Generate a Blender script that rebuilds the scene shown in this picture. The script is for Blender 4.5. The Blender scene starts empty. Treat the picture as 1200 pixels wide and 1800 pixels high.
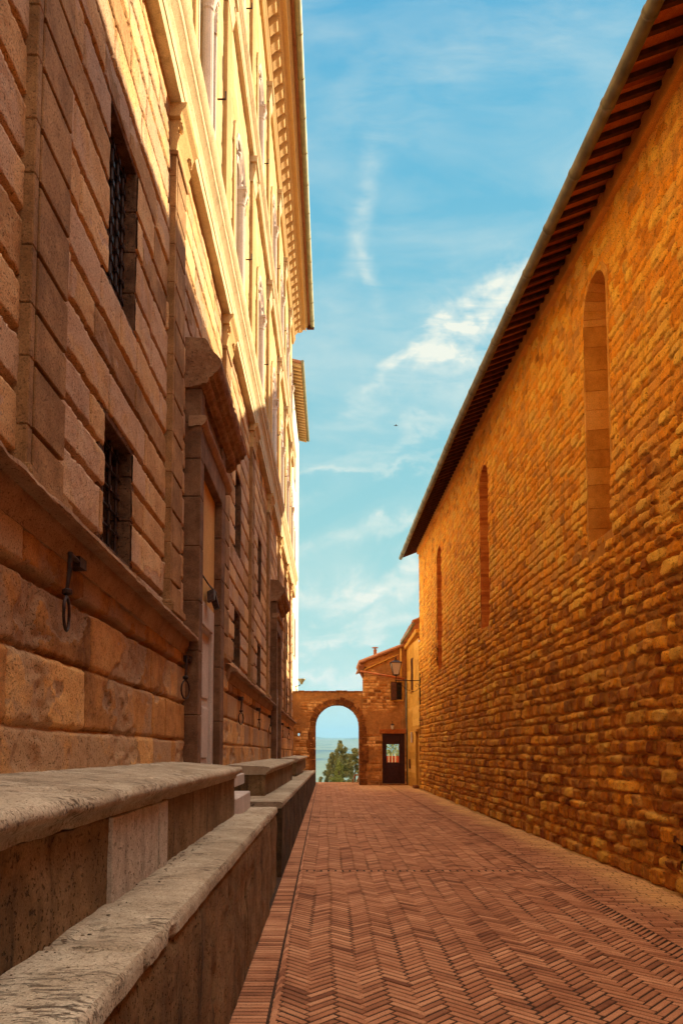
import bpy, bmesh, math, random
import numpy as np
from mathutils import Vector
R = math.radians
rnd = random.Random(7)
C = bpy.context.scene.collection
SC = bpy.context.scene

# ------------------------------------------------------------------ camera
EYE = 1.55
cam_d = bpy.data.cameras.new('camera'); cam = bpy.data.objects.new('camera', cam_d); C.objects.link(cam)
cam_d.sensor_fit = 'VERTICAL'; cam_d.sensor_height = 36.0; cam_d.sensor_width = 24.0
cam_d.lens = 1240 / 1800 * 36
cam_d.shift_x = 30 / 1800; cam_d.shift_y = 334 / 1800
cam_d.clip_start = 0.05; cam_d.clip_end = 60000
cam.location = (0, 0, EYE); cam.rotation_euler = (R(90 + 3.88), 0, 0)
SC.camera = cam

# ------------------------------------------------------------------ sun, sky, exposure
SUN_AZ, SUN_EL = R(49), R(22.3)            # azimuth measured from +Y towards +X
sd = Vector((math.sin(SUN_AZ) * math.cos(SUN_EL), math.cos(SUN_AZ) * math.cos(SUN_EL), math.sin(SUN_EL)))
sl = bpy.data.lights.new('sun', 'SUN'); so = bpy.data.objects.new('sun', sl); C.objects.link(so)
sl.energy = 2.55; sl.angle = R(0.6); sl.color = (1.0, 0.80, 0.45)
so.rotation_euler = sd.to_track_quat('Z', 'Y').to_euler(); so.location = (30, 30, 30)
SC.view_settings.view_transform = 'Standard'; SC.view_settings.look = 'None'
SC.view_settings.gamma = 1.0; SC.view_settings.exposure = 2.38
try: SC.view_settings.use_curve_mapping = False
except Exception: pass
SC.cycles.max_bounces = 10; SC.cycles.diffuse_bounces = 8; SC.cycles.glossy_bounces = 2
SC.cycles.transparent_max_bounces = 8; SC.cycles.volume_bounces = 1

W = bpy.data.worlds.new('World'); SC.world = W; W.use_nodes = True
def mknode(nt, typ, **kw):
    n = nt.nodes.new(typ)
    for k, v in kw.items(): setattr(n, k, v)
    return n
def world():
    nt = W.node_tree; nt.nodes.clear(); L = nt.links.new
    out = mknode(nt, 'ShaderNodeOutputWorld'); bg = mknode(nt, 'ShaderNodeBackground')
    sky = mknode(nt, 'ShaderNodeTexSky', sky_type='NISHITA'); sky.sun_disc = False
    sky.sun_elevation = SUN_EL; sky.sun_rotation = SUN_AZ; sky.altitude = 500; sky.air_density = 1.0; sky.dust_density = 0.6; sky.ozone_density = 2.5
    tc = mknode(nt, 'ShaderNodeTexCoord'); sep = mknode(nt, 'ShaderNodeSeparateXYZ'); L(tc.outputs['Generated'], sep.inputs[0])
    def M(op, a, b=None, c=None, clamp=False):
        n = mknode(nt, 'ShaderNodeMath', operation=op); n.use_clamp = clamp
        for i, v in enumerate((a, b, c)):
            if v is None: continue
            if isinstance(v, (int, float)): n.inputs[i].default_value = v
            else: L(v, n.inputs[i])
        return n.outputs[0]
    x, y, z = sep.outputs
    # blue of the air by height above the horizon
    ramp = mknode(nt, 'ShaderNodeValToRGB'); L(M('ABSOLUTE', z), ramp.inputs[0])
    cr = ramp.color_ramp; cr.elements[0].position = 0.0; cr.elements[0].color = (0.60, 0.74, 0.60, 1)
    cr.elements[1].position = 1.0; cr.elements[1].color = (0.035, 0.25, 0.60, 1)
    for p, c in ((0.10, (0.46, 0.70, 0.60, 1)), (0.30, (0.31, 0.61, 0.60, 1)), (0.50, (0.19, 0.52, 0.62, 1)), (0.70, (0.11, 0.44, 0.64, 1))):
        e = cr.elements.new(p); e.color = c
    mixs = mknode(nt, 'ShaderNodeMix', data_type='RGBA'); mixs.inputs['Factor'].default_value = 0.95
    skg = mknode(nt, 'ShaderNodeVectorMath', operation='SCALE'); L(sky.outputs[0], skg.inputs[0]); skg.inputs['Scale'].default_value = 1.0
    rg = mknode(nt, 'ShaderNodeVectorMath', operation='SCALE'); L(ramp.outputs[0], rg.inputs[0]); rg.inputs['Scale'].default_value = SKYGAIN
    L(skg.outputs[0], mixs.inputs['A']); L(rg.outputs[0], mixs.inputs['B'])
    # thin cirrus, laid out by direction (azimuth / elevation tangents)
    yy = M('MAXIMUM', y, 0.05); a = M('DIVIDE', x, yy); b = M('DIVIDE', z, yy)
    comb = mknode(nt, 'ShaderNodeCombineXYZ'); L(a, comb.inputs[0]); L(b, comb.inputs[1])
    def noise(scale, detail, dist, sx=1, sy=1, rot=0, loc=(0, 0, 0)):
        mp = mknode(nt, 'ShaderNodeMapping'); L(comb.outputs[0], mp.inputs[0]); mp.inputs['Scale'].default_value = (sx, sy, 1); mp.inputs['Rotation'].default_value = (0, 0, rot); mp.inputs['Location'].default_value = loc
        n = mknode(nt, 'ShaderNodeTexNoise'); L(mp.outputs[0], n.inputs['Vector']); n.inputs['Scale'].default_value = scale
        n.inputs['Detail'].default_value = detail; n.inputs['Distortion'].default_value = dist; n.inputs['Roughness'].default_value = 0.58
        return n.outputs['Fac']
    wob = M('MULTIPLY', M('SUBTRACT', noise(6, 5, 0.6), 0.5), 0.22)
    wob2 = M('MULTIPLY', M('SUBTRACT', noise(14, 6, 0.4, loc=(4, 2, 0)), 0.5), 0.09)
    fib = noise(8, 9, 1.0, 1, 3.2, R(-36))
    def streak(cx, cy, ang, ln, wd, amp):
        dx = M('SUBTRACT', a, cx); dy = M('SUBTRACT', M('ADD', M('ADD', b, wob), wob2), cy); c, s = math.cos(ang), math.sin(ang)
        u = M('ADD', M('MULTIPLY', dx, c), M('MULTIPLY', dy, s)); v = M('SUBTRACT', M('MULTIPLY', dy, c), M('MULTIPLY', dx, s))
        q = M('ADD', M('POWER', M('ABSOLUTE', M('DIVIDE', u, ln)), 2), M('POWER', M('ABSOLUTE', M('DIVIDE', v, wd)), 2))
        return M('MULTIPLY', M('EXPONENT', M('MULTIPLY', q, -1)), amp)
    masks = [streak(*s) for s in (
        (0.275, 0.70, R(42), 0.11, 0.020, .62), (0.16, 0.595, R(36), 0.14, 0.012, .75), (0.235, 0.66, R(36), 0.10, 0.026, 0.4), (0.22, 0.62, R(25), 0.20, 0.09, 0.25),
        (0.055, 0.80, R(78), 0.12, 0.016, 0.4), (0.06, 0.72, R(105), 0.06, 0.009, 0.5), (0.08, 0.225, R(5), 0.14, 0.024, 1.35), (0.03, 0.165, R(10), 0.13, 0.014, 1.2),
        (0.10, 0.31, R(3), 0.22, 0.012, 0.6), (0.14, 0.46, R(20), 0.14, 0.02, 0.55), (0.05, 0.40, R(8), 0.2, 0.010, 0.5), (0.12, 0.54, R(35), 0.2, 0.03, 0.3), (0.03, 0.10, R(2), 0.2, 0.012, 0.8), (0.03, 0.11, R(3), 0.2, 0.03, 0.35), (0.20, 1.02, R(25), 0.35, 0.08, 0.18), (-0.3, 0.5, R(20), 0.3, 0.05, .5), (0.8, 0.4, R(10), .4, .06, .5))]
    tot = masks[0]
    for m in masks[1:]: tot = M('ADD', tot, m)
    fr = M('ADD', M('MULTIPLY', fib, 2.2), -0.50, clamp=True)
    veil = M('MULTIPLY', M('SUBTRACT', noise(3.5, 6, 0.5, 1, 2.2, R(-20), (1, 3, 0)), 0.42, clamp=True), 0.9)
    cov = M('ADD', M('MULTIPLY', tot, fr), veil, clamp=True)
    cov = M('MULTIPLY', cov, M('GREATER_THAN', z, -0.02))
    mixc = mknode(nt, 'ShaderNodeMix', data_type='RGBA'); L(cov, mixc.inputs['Factor']); L(mixs.outputs['Result'], mixc.inputs['A'])
    mixc.inputs['B'].default_value = tuple(v * SKYGAIN for v in (0.86, 0.88, 0.76)) + (1,)
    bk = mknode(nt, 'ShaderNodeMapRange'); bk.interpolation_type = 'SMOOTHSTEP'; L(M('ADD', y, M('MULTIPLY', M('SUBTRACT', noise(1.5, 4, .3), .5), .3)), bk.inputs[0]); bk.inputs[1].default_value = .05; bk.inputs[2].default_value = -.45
    fill_mask = M('MULTIPLY', bk.outputs[0], M('GREATER_THAN', z, -0.02))      # bright cloud added behind the camera, out of view, to fill the shade
    mixb = mknode(nt, 'ShaderNodeMix', data_type='RGBA'); L(fill_mask, mixb.inputs['Factor']); L(mixc.outputs['Result'], mixb.inputs['A'])
    mixb.inputs['B'].default_value = tuple(v * SKYGAIN * FILL_CLOUD for v in (1.0, 0.86, 0.70)) + (1,); mixc = mixb
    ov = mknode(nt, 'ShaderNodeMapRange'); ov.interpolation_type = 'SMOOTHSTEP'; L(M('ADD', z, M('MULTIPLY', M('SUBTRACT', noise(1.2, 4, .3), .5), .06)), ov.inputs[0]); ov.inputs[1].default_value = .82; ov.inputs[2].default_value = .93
    mixo = mknode(nt, 'ShaderNodeMix', data_type='RGBA'); L(ov.outputs[0], mixo.inputs['Factor']); L(mixb.outputs['Result'], mixo.inputs['A'])      # bright cloud added overhead, above the view, to lift the shaded street
    mixo.inputs['B'].default_value = tuple(v * SKYGAIN * FILL_OVERHEAD for v in (1.0, 0.88, 0.72)) + (1,); mixc = mixo
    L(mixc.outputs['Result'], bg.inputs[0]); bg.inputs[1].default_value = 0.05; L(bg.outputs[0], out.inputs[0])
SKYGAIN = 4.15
FILL_CLOUD = 1.0
FILL_OVERHEAD = 5.2
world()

# ------------------------------------------------------------------ object helpers
def tag(o, label=None, cat=None, group=None, kind=None):
    if label: o['label'] = label
    if cat: o['category'] = cat
    if group: o['group'] = group
    if kind: o['kind'] = kind
    return o
def empty(name, loc, label, cat, group=None):
    o = bpy.data.objects.new(name, None); C.objects.link(o); o.location = loc; o.empty_display_size = .2
    return tag(o, label, cat, group)
def wloc(o):
    v = Vector((0, 0, 0))
    while o is not None: v += o.location; o = o.parent
    return v
def frameP(v): v[:, 0] += .0097 * v[:, 1]; v[:, 2] -= .0056 * v[:, 1]; return v      # the palace stands a hair off the street's line
def frameB(v): v[:, 0] += .0056 * v[:, 1]; return v                                    # so do its benches
def link(name, V, F, mat, parent=None, frame=None, smooth=False, tint=None, origin=None, bevel=0, attrs=None):
    V = np.array(V, dtype=float)
    if frame: V = frame(V)
    org = wloc(parent) if parent is not None else Vector(origin or (0, 0, 0))
    V = V - np.array(org)
    me = bpy.data.meshes.new(name)
    if isinstance(F, np.ndarray):
        n = len(F); me.vertices.add(len(V)); me.vertices.foreach_set('co', V.ravel())
        me.loops.add(n * 4); me.loops.foreach_set('vertex_index', F.ravel().astype(np.int32))
        me.polygons.add(n); me.polygons.foreach_set('loop_start', np.arange(n, dtype=np.int32) * 4)
        me.polygons.foreach_set('loop_total', np.full(n, 4, dtype=np.int32)); me.update(calc_edges=True)
    else:
        me.from_pydata(V.tolist(), [], F); me.update()
    if tint is not None:
        at = me.attributes.new('tint', 'FLOAT', 'POINT'); at.data.foreach_set('value', np.asarray(tint, dtype=np.float32))
    for k, a in (attrs or {}).items():
        at = me.attributes.new(k, 'FLOAT', 'POINT'); at.data.foreach_set('value', np.asarray(a, dtype=np.float32))
    if bevel:
        bm = bmesh.new(); bm.from_mesh(me)
        bmesh.ops.bevel(bm, geom=bm.edges[:], offset=bevel, segments=1, affect='EDGES', profile=.5, clamp_overlap=True)
        bm.to_mesh(me); bm.free()
    if smooth: me.polygons.foreach_set('use_smooth', [True] * len(me.polygons))
    me.materials.append(mat)
    o = bpy.data.objects.new(name, me); C.objects.link(o)
    if parent is not None: o.parent = parent
    elif origin is not None: o.location = origin
    return o

class MB:
    def __init__(s): s.v = []; s.f = []; s.t = []
    def add(s, V, F, t=.5):
        b = len(s.v); s.v += [tuple(p) for p in V]; s.f += [[i + b for i in f] for f in F]; s.t += [t] * len(V); return s
    def box(s, x0, x1, y0, y1, z0, z1, t=.5):
        return s.add([(x0, y0, z0), (x1, y0, z0), (x1, y1, z0), (x0, y1, z0), (x0, y0, z1), (x1, y0, z1), (x1, y1, z1), (x0, y1, z1)],
                     [(0, 3, 2, 1), (4, 5, 6, 7), (0, 1, 5, 4), (1, 2, 6, 5), (2, 3, 7, 6), (3, 0, 4, 7)], t)
    def hexa(s, P, t=.5):
        return s.add(P, [(0, 3, 2, 1), (4, 5, 6, 7), (0, 1, 5, 4), (1, 2, 6, 5), (2, 3, 7, 6), (3, 0, 4, 7)], t)
    def ext(s, prof, a0, a1, axis='y', t=.5):
        n = len(prof); V = []
        for a in (a0, a1):
            for p, q in prof: V.append((p, a, q) if axis == 'y' else ((a, p, q) if axis == 'x' else (p, q, a)))
        F = [tuple(range(n)), tuple(range(2 * n - 1, n - 1, -1))] + [(i, (i + 1) % n, n + (i + 1) % n, n + i) for i in range(n)]
        return s.add(V, F, t)
    def tube(s, pts, r, n=8, t=.5, cap=True):
        pts = [Vector(p) for p in pts]; rr = r if isinstance(r, (list, tuple)) else [r] * len(pts); V = []; up = Vector((0.13, .21, .97)).normalized()
        for i, p in enumerate(pts):
            d = (pts[min(i + 1, len(pts) - 1)] - pts[max(i - 1, 0)]).normalized()
            a = d.cross(up); a = a.normalized() if a.length > 1e-3 else Vector((1, 0, 0)); b = d.cross(a).normalized()
            for k in range(n):
                g = 2 * math.pi * k / n; V.append(tuple(p + a * (math.cos(g) * rr[i]) + b * (math.sin(g) * rr[i])))
        F = [(i * n + k, i * n + (k + 1) % n, (i + 1) * n + (k + 1) % n, (i + 1) * n + k) for i in range(len(pts) - 1) for k in range(n)]
        if cap: F += [tuple(range(n - 1, -1, -1)), tuple(range((len(pts) - 1) * n, len(pts) * n))]
        return s.add(V, F, t)
    def lathe(s, c, prof, n=12, t=.5):
        return s.tube([(c[0], c[1], c[2] + z) for r_, z in prof], [r_ for r_, z in prof], n, t) if False else s._l(c, prof, n, t)
    def _l(s, c, prof, n, t):
        V = [(c[0] + r_ * math.cos(2 * math.pi * k / n), c[1] + r_ * math.sin(2 * math.pi * k / n), c[2] + z) for r_, z in prof for k in range(n)]
        F = [(i * n + k, i * n + (k + 1) % n, (i + 1) * n + (k + 1) % n, (i + 1) * n + k) for i in range(len(prof) - 1) for k in range(n)]
        F += [tuple(range(n - 1, -1, -1)), tuple(range((len(prof) - 1) * n, len(prof) * n))]
        return s.add(V, F, t)
    def ring(s, c, r, rt, ax1, ax2, n=24, m=6, a0=0, a1=2 * math.pi, t=.5):
        c = Vector(c); ax1 = Vector(ax1).normalized(); ax2 = Vector(ax2).normalized()
        full = abs(a1 - a0 - 2 * math.pi) < 1e-6
        pts = [c + (ax1 * math.cos(a0 + (a1 - a0) * i / n) + ax2 * math.sin(a0 + (a1 - a0) * i / n)) * r for i in range(n + 1)]
        return s.tube(pts, rt, m, t, cap=not full)
    def build(s, name, mat, parent=None, frame=None, smooth=False, bevel=0, origin=None):
        return link(name, s.v, s.f, mat, parent, frame, smooth, s.t if not bevel else None, origin, bevel)

# ---- numpy noise
def _h(ix, iy, iz, seed):
    with np.errstate(over='ignore'):
        h = (ix.astype(np.uint32) * np.uint32(374761393)) ^ (iy.astype(np.uint32) * np.uint32(668265263)) ^ (iz.astype(np.uint32) * np.uint32(2147483647 - 1013)) ^ np.uint32(seed * 974711 + 13)
        h = (h ^ (h >> np.uint32(13))) * np.uint32(1274126177); h = h ^ (h >> np.uint32(16)); h = h * np.uint32(2246822519); h = h ^ (h >> np.uint32(15))
    return h.astype(np.float64) / 4294967295.0
def vn(x, y, z=None, seed=0):
    x = np.asarray(x, float); y = np.asarray(y, float); z = np.zeros_like(x) if z is None else np.asarray(z, float)
    X = np.floor(x); Y = np.floor(y); Z = np.floor(z); fx, fy, fz = x - X, y - Y, z - Z
    fx = fx * fx * (3 - 2 * fx); fy = fy * fy * (3 - 2 * fy); fz = fz * fz * (3 - 2 * fz)
    X = X.astype(np.int64); Y = Y.astype(np.int64); Z = Z.astype(np.int64)
    flat = not np.any(fz)
    def pl(dz):
        a = _h(X, Y, Z + dz, seed); b = _h(X + 1, Y, Z + dz, seed); c = _h(X, Y + 1, Z + dz, seed); d = _h(X + 1, Y + 1, Z + dz, seed)
        return (a * (1 - fx) + b * fx) * (1 - fy) + (c * (1 - fx) + d * fx) * fy
    p0 = pl(0)
    if flat: return p0 * 2 - 1
    return (p0 * (1 - fz) + pl(1) * fz) * 2 - 1
def fbm(x, y, z=None, oct=4, seed=0):
    s = 0; a = 1; t = 0
    for o in range(oct):
        k = 2.03 ** o
        s = s + a * vn(x * k, y * k, None if z is None else z * k, seed + o * 17); t += a; a *= .55
    return s / t * 1.4
def sst(a, b, x): t = np.clip((x - a) / (b - a), 0, 1); return t * t * (3 - 2 * t)
def hsh(a, b, seed): return _h(np.asarray(a).astype(np.int64), np.asarray(b).astype(np.int64), np.zeros_like(np.asarray(a)).astype(np.int64), seed)

def graded(a, b, base, ref, lo=None, extra=()):
    """grid lines growing coarser with distance; coarse behind `lo`"""
    g = []; y = a
    while y < b:
        g.append(y); y += base * max(y, ref) / ref if (lo is None or y >= lo) else .4
    g.append(b); g = np.array(g)
    for e in extra: g = g[np.abs(g - e) > base * .4]; g = np.append(g, e)
    return np.unique(np.round(g, 5))
def rows_of(z0, z1, lo, hi, r):
    z = [z0]
    while z[-1] < z1 - lo: z.append(z[-1] + r.uniform(lo, hi))
    z[-1] = z1; return z
def joints_of(rows, y0, y1, lo, hi, r):
    out = []
    for _ in rows[:-1]:
        y = y0 - r.uniform(0, hi); j = [y]
        while y < y1 + hi: y += r.uniform(lo, hi); j.append(y)
        out.append(np.array(j))
    return out
def cells(U, Vv, rows, joints, rid=0):
    """per point: row, column, distance to the horizontal joint and to the vertical joint, cell half sizes"""
    rw = np.array(rows); ri = np.clip(np.searchsorted(rw, Vv, 'right') - 1, 0, len(rw) - 2)
    z0, z1 = rw[ri], rw[ri + 1]; dz = np.minimum(Vv - z0, z1 - Vv); ci = np.zeros_like(ri); dy = np.zeros_like(U); wy = np.ones_like(U); yc = np.zeros_like(U)
    for k in range(len(rw) - 1):
        m = ri == k
        if not m.any(): continue
        j = joints[k]; u = U[m]; c = np.clip(np.searchsorted(j, u, 'right') - 1, 0, len(j) - 2)
        ci[m] = c; dy[m] = np.minimum(u - j[c], j[c + 1] - u); wy[m] = j[c + 1] - j[c]; yc[m] = (j[c] + j[c + 1]) / 2
    return ri, ci, dz, dy, (z1 - z0), wy, (z0 + z1) / 2, yc
def hfmesh(name, ug, vg, hfun, mapf, mat, parent, frame=None, holes=(), smooth=True, label=None):
    U, Vv = np.meshgrid(ug, vg, indexing='ij'); sh = U.shape
    u, v = U.ravel(), Vv.ravel(); h, at = hfun(u, v)
    P = np.stack(mapf(u, v, h), 1)
    ids = np.arange(len(u)).reshape(sh)
    F = np.stack([ids[:-1, :-1], ids[1:, :-1], ids[1:, 1:], ids[:-1, 1:]], -1).reshape(-1, 4)
    cu = ((U[:-1, :-1] + U[1:, 1:]) / 2).ravel(); cv = ((Vv[:-1, :-1] + Vv[1:, 1:]) / 2).ravel()
    keep = np.ones(len(F), bool)
    for hl in holes:
        if len(hl) == 4: a, b, c, d = hl; keep &= ~((cu > a) & (cu < b) & (cv > c) & (cv < d))
        else:
            a, b, c, d, _ = hl; r = (b - a) / 2; m = (a + b) / 2
            keep &= ~((cu > a) & (cu < b) & (cv > c) & (cv <= d - r)); keep &= ~(((cu - m) ** 2 + (cv - (d - r)) ** 2 < r * r) & (cv > d - r))
    return link(name, P, F[keep], mat, parent, frame, smooth, None, None, 0, at)

def sweep(name, prof, y0, y1, mat, parent, frame=None, amp=.004, scale=9, step=.05, dens=.03, seed=3, smooth=True, cuts=(), drop=None, tint=None, chips=0):
    """closed (x,z) profile run along Y with a worn, slightly wavering surface"""
    P = []
    n = len(prof)
    for i in range(n):
        a, b = prof[i], prof[(i + 1) % n]; d = math.hypot(b[0] - a[0], b[1] - a[1]); k = max(1, int(d / dens))
        for j in range(k): P.append((a[0] + (b[0] - a[0]) * j / k, a[1] + (b[1] - a[1]) * j / k))
    P = np.array(P); m = len(P); ys = []
    y = y0
    while y < y1 - 1e-6: ys.append(y); y += step * max(1, y / 5)
    ys.append(y1); ys = np.array(ys); cen = P.mean(0)
    nx = np.roll(P, -1, 0) - np.roll(P, 1, 0); nrm = np.stack([nx[:, 1], -nx[:, 0]], 1); nrm /= np.maximum(1e-6, np.linalg.norm(nrm, axis=1))[:, None]
    area = .5 * np.sum(P[:, 0] * np.roll(P[:, 1], -1) - np.roll(P[:, 0], -1) * P[:, 1])
    if area < 0: nrm = -nrm
    X = P[None, :, 0] + 0 * ys[:, None]; Z = P[None, :, 1] + 0 * ys[:, None]; Yg = ys[:, None] + 0 * X
    d = amp * fbm(X * scale, Yg * scale, Z * scale, 4, seed)
    if chips: d = d - chips * sst(.25, .7, fbm(X * 5, Yg * 5, Z * 5, 4, seed + 5))
    for c in cuts: d = d - .014 * np.exp(-((Yg - c) / .008) ** 2)
    X = X + nrm[None, :, 0] * d; Z = Z + nrm[None, :, 1] * d
    if drop: Z = Z + drop(Yg)
    V = np.stack([X, Yg, Z], -1).reshape(-1, 3); F = []
    k = len(ys); idx = np.arange(k * m).reshape(k, m)
    F = np.stack([idx[:-1], idx[1:], np.roll(idx, -1, 1)[1:], np.roll(idx, -1, 1)[:-1]], -1).reshape(-1, 4).tolist()
    F.append(list(range(m))); F.append(list(range((k - 1) * m, k * m))[::-1])
    t = np.full(len(V), .5) if tint is None else tint(Yg.ravel())
    o = link(name, V, F, mat, parent, frame, False, t)
    if smooth:
        me = o.data; s = [True] * (len(me.polygons) - 2) + [False, False]; me.polygons.foreach_set('use_smooth', s)
        try: me.set_sharp_from_angle(angle=R(38))
        except Exception: pass
    return o

# ------------------------------------------------------------------ materials
MATS = {}
def base(name, rough=.9):
    m = bpy.data.materials.new(name); m.use_nodes = True; nt = m.node_tree; b = nt.nodes['Principled BSDF']
    b.inputs['Roughness'].default_value = rough
    try: b.inputs['Specular IOR Level'].default_value = .25
    except Exception: pass
    return m, nt, b
def plain(name, col, rough=.7, metal=0, nscale=0, namp=.3, bump=0):
    m, nt, b = base(name, rough); b.inputs['Metallic'].default_value = metal; L = nt.links.new
    if nscale:
        tc = mknode(nt, 'ShaderNodeTexCoord'); n = mknode(nt, 'ShaderNodeTexNoise'); n.inputs['Scale'].default_value = nscale; n.inputs['Detail'].default_value = 6
        L(tc.outputs['Object'], n.inputs['Vector']); r = mknode(nt, 'ShaderNodeValToRGB'); L(n.outputs['Fac'], r.inputs[0])
        r.color_ramp.elements[0].position = .32; r.color_ramp.elements[1].position = .7
        r.color_ramp.elements[0].color = tuple(c * (1 - namp) for c in col) + (1,); r.color_ramp.elements[1].color = tuple(min(1, c * (1 + namp)) for c in col) + (1,)
        L(r.outputs[0], b.inputs['Base Color'])
        if bump:
            bp = mknode(nt, 'ShaderNodeBump'); bp.inputs['Strength'].default_value = 1; bp.inputs['Distance'].default_value = bump; L(n.outputs['Fac'], bp.inputs['Height']); L(bp.outputs[0], b.inputs['Normal'])
    else: b.inputs['Base Color'].default_value = tuple(col) + (1,)
    return m
def stone(name, dark, mid, light, scale=2.0, bump=.006, pits=.5, pitscale=45, mortar=None, grey=None, greyamt=0, rough=.92, streaks=0, lowdark=None, extra=None):
    """stone: broad mottling + per-block tint attribute + mortar attribute + pits; stains are real marks on it"""
    m, nt, b = base(name, rough); L = nt.links.new
    tc = mknode(nt, 'ShaderNodeTexCoord'); geo = mknode(nt, 'ShaderNodeNewGeometry')
    def no(sc, det=6, dist=0, vec=None, rg=.6):
        n = mknode(nt, 'ShaderNodeTexNoise'); n.inputs['Scale'].default_value = sc; n.inputs['Detail'].default_value = det; n.inputs['Distortion'].default_value = dist; n.inputs['Roughness'].default_value = rg
        L(vec or geo.outputs['Position'], n.inputs['Vector']); return n.outputs['Fac']
    def Mt(op, a, bb=None, clamp=False):
        n = mknode(nt, 'ShaderNodeMath', operation=op); n.use_clamp = clamp
        for i, v in enumerate((a, bb)):
            if v is None: continue
            if isinstance(v, (int, float)): n.inputs[i].default_value = v
            else: L(v, n.inputs[i])
        return n.outputs[0]
    def mix(f, A, B):
        n = mknode(nt, 'ShaderNodeMix', data_type='RGBA')
        if isinstance(f, (int, float)): n.inputs['Factor'].default_value = f
        else: L(f, n.inputs['Factor'])
        for k, v in (('A', A), ('B', B)):
            if isinstance(v, tuple): n.inputs[k].default_value = v + (1,) if len(v) == 3 else v
            else: L(v, n.inputs[k])
        return n.outputs['Result']
    def mr(v, a, c):
        n = mknode(nt, 'ShaderNodeMapRange'); n.interpolation_type = 'SMOOTHSTEP'; L(v, n.inputs[0]); n.inputs[1].default_value = a; n.inputs[2].default_value = c; return n.outputs[0]
    att = mknode(nt, 'ShaderNodeAttribute', attribute_name='tint').outputs['Fac']
    n1 = no(scale); n2 = no(scale * 4.3, 8); n3 = no(pitscale * 1.7, 2, 0, None, .6)
    f = Mt('ADD', Mt('MULTIPLY', n1, .55), Mt('ADD', Mt('MULTIPLY', n2, .35), Mt('MULTIPLY', att, .42)))
    rp = mknode(nt, 'ShaderNodeValToRGB'); L(f, rp.inputs[0]); cr = rp.color_ramp
    cr.elements[0].position = .38; cr.elements[0].color = dark + (1,); cr.elements[1].position = .92; cr.elements[1].color = light + (1,)
    e = cr.elements.new(.64); e.color = mid + (1,)
    col = rp.outputs[0]
    if greyamt:
        att2 = mknode(nt, 'ShaderNodeAttribute', attribute_name='hue').outputs['Fac']
        gm = mr(Mt('ADD', no(scale * .9, 5, .8, None, .65), Mt('MULTIPLY', att2, .35)), .66, .82)
        col = mix(Mt('MULTIPLY', gm, greyamt), col, grey)
    if streaks:
        mp = mknode(nt, 'ShaderNodeMapping'); L(geo.outputs['Position'], mp.inputs[0]); mp.inputs['Scale'].default_value = (7, 7, .8)
        st = mr(no(1.0, 6, .3, mp.outputs[0], .65), .5, .72); col = mix(Mt('MULTIPLY', st, streaks), col, tuple(c * .32 for c in dark))
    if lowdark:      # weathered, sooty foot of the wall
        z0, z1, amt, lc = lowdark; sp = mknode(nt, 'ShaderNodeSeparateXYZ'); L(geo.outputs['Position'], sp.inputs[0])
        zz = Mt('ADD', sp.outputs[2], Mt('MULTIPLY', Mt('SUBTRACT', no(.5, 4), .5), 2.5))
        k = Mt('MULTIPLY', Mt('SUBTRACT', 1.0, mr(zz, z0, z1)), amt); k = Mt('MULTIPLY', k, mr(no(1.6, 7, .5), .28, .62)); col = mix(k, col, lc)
    if mortar:
        mm = mknode(nt, 'ShaderNodeAttribute', attribute_name='mortar').outputs['Fac']
        col = mix(mm, col, mix(n2, tuple(c * .7 for c in mortar), mortar))
    pit = mr(n3, .32, .42)
    gr = no(130, 2, 0, None, .7); gm_ = mknode(nt, 'ShaderNodeMix', data_type='RGBA', blend_type='MULTIPLY'); gm_.inputs['Factor'].default_value = 1.0; L(col, gm_.inputs['A'])
    gc = mknode(nt, 'ShaderNodeCombineColor'); gv_ = Mt('ADD', Mt('MULTIPLY', mr(gr, .3, .7), .42), .79)
    for q_ in range(3): L(gv_, gc.inputs[q_])
    L(gc.outputs[0], gm_.inputs['B']); col = gm_.outputs['Result']
    col = mix(Mt('MULTIPLY', Mt('SUBTRACT', 1.0, pit), pits), col, tuple(c * .35 for c in dark))
    L(col, b.inputs['Base Color'])
    h = Mt('ADD', Mt('MULTIPLY', n2, 1.0), Mt('MULTIPLY', pit, .6))
    bp = mknode(nt, 'ShaderNodeBump'); bp.inputs['Distance'].default_value = bump; bp.inputs['Strength'].default_value = 1; L(h, bp.inputs['Height']); L(bp.outputs[0], b.inputs['Normal'])
    return m

PAL = stone('palace_sandstone', (.25, .125, .050), (.56, .32, .145), (.72, .47, .25), 1.6, .009, .6, 55, grey=(.50, .34, .26), greyamt=.6, streaks=.22)
PALUP = stone('palace_upper_sandstone', (.42, .26, .11), (.57, .37, .17), (.66, .46, .24), 1.6, .005, .25, 55, grey=(.6, .45, .3), greyamt=.3)
PALLOW = stone('palace_foot_stone', (.17, .070, .022), (.54, .255, .080), (.74, .42, .16), 1.9, .010, .4, 40, grey=(.36, .245, .165), greyamt=.65)
TRIM = stone('grey_trim_stone', (.13, .062, .032), (.31, .17, .095), (.52, .34, .21), 2.2, .008, .5, 40)
ENT = stone('pale_entablature_stone', (.42, .31, .18), (.58, .45, .29), (.70, .58, .42), 2.6, .004, .35, 50, streaks=.35)
WHITE = stone('white_marble', (.50, .42, .38), (.66, .56, .52), (.78, .70, .66), 2.2, .003, .15, 30)
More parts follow.
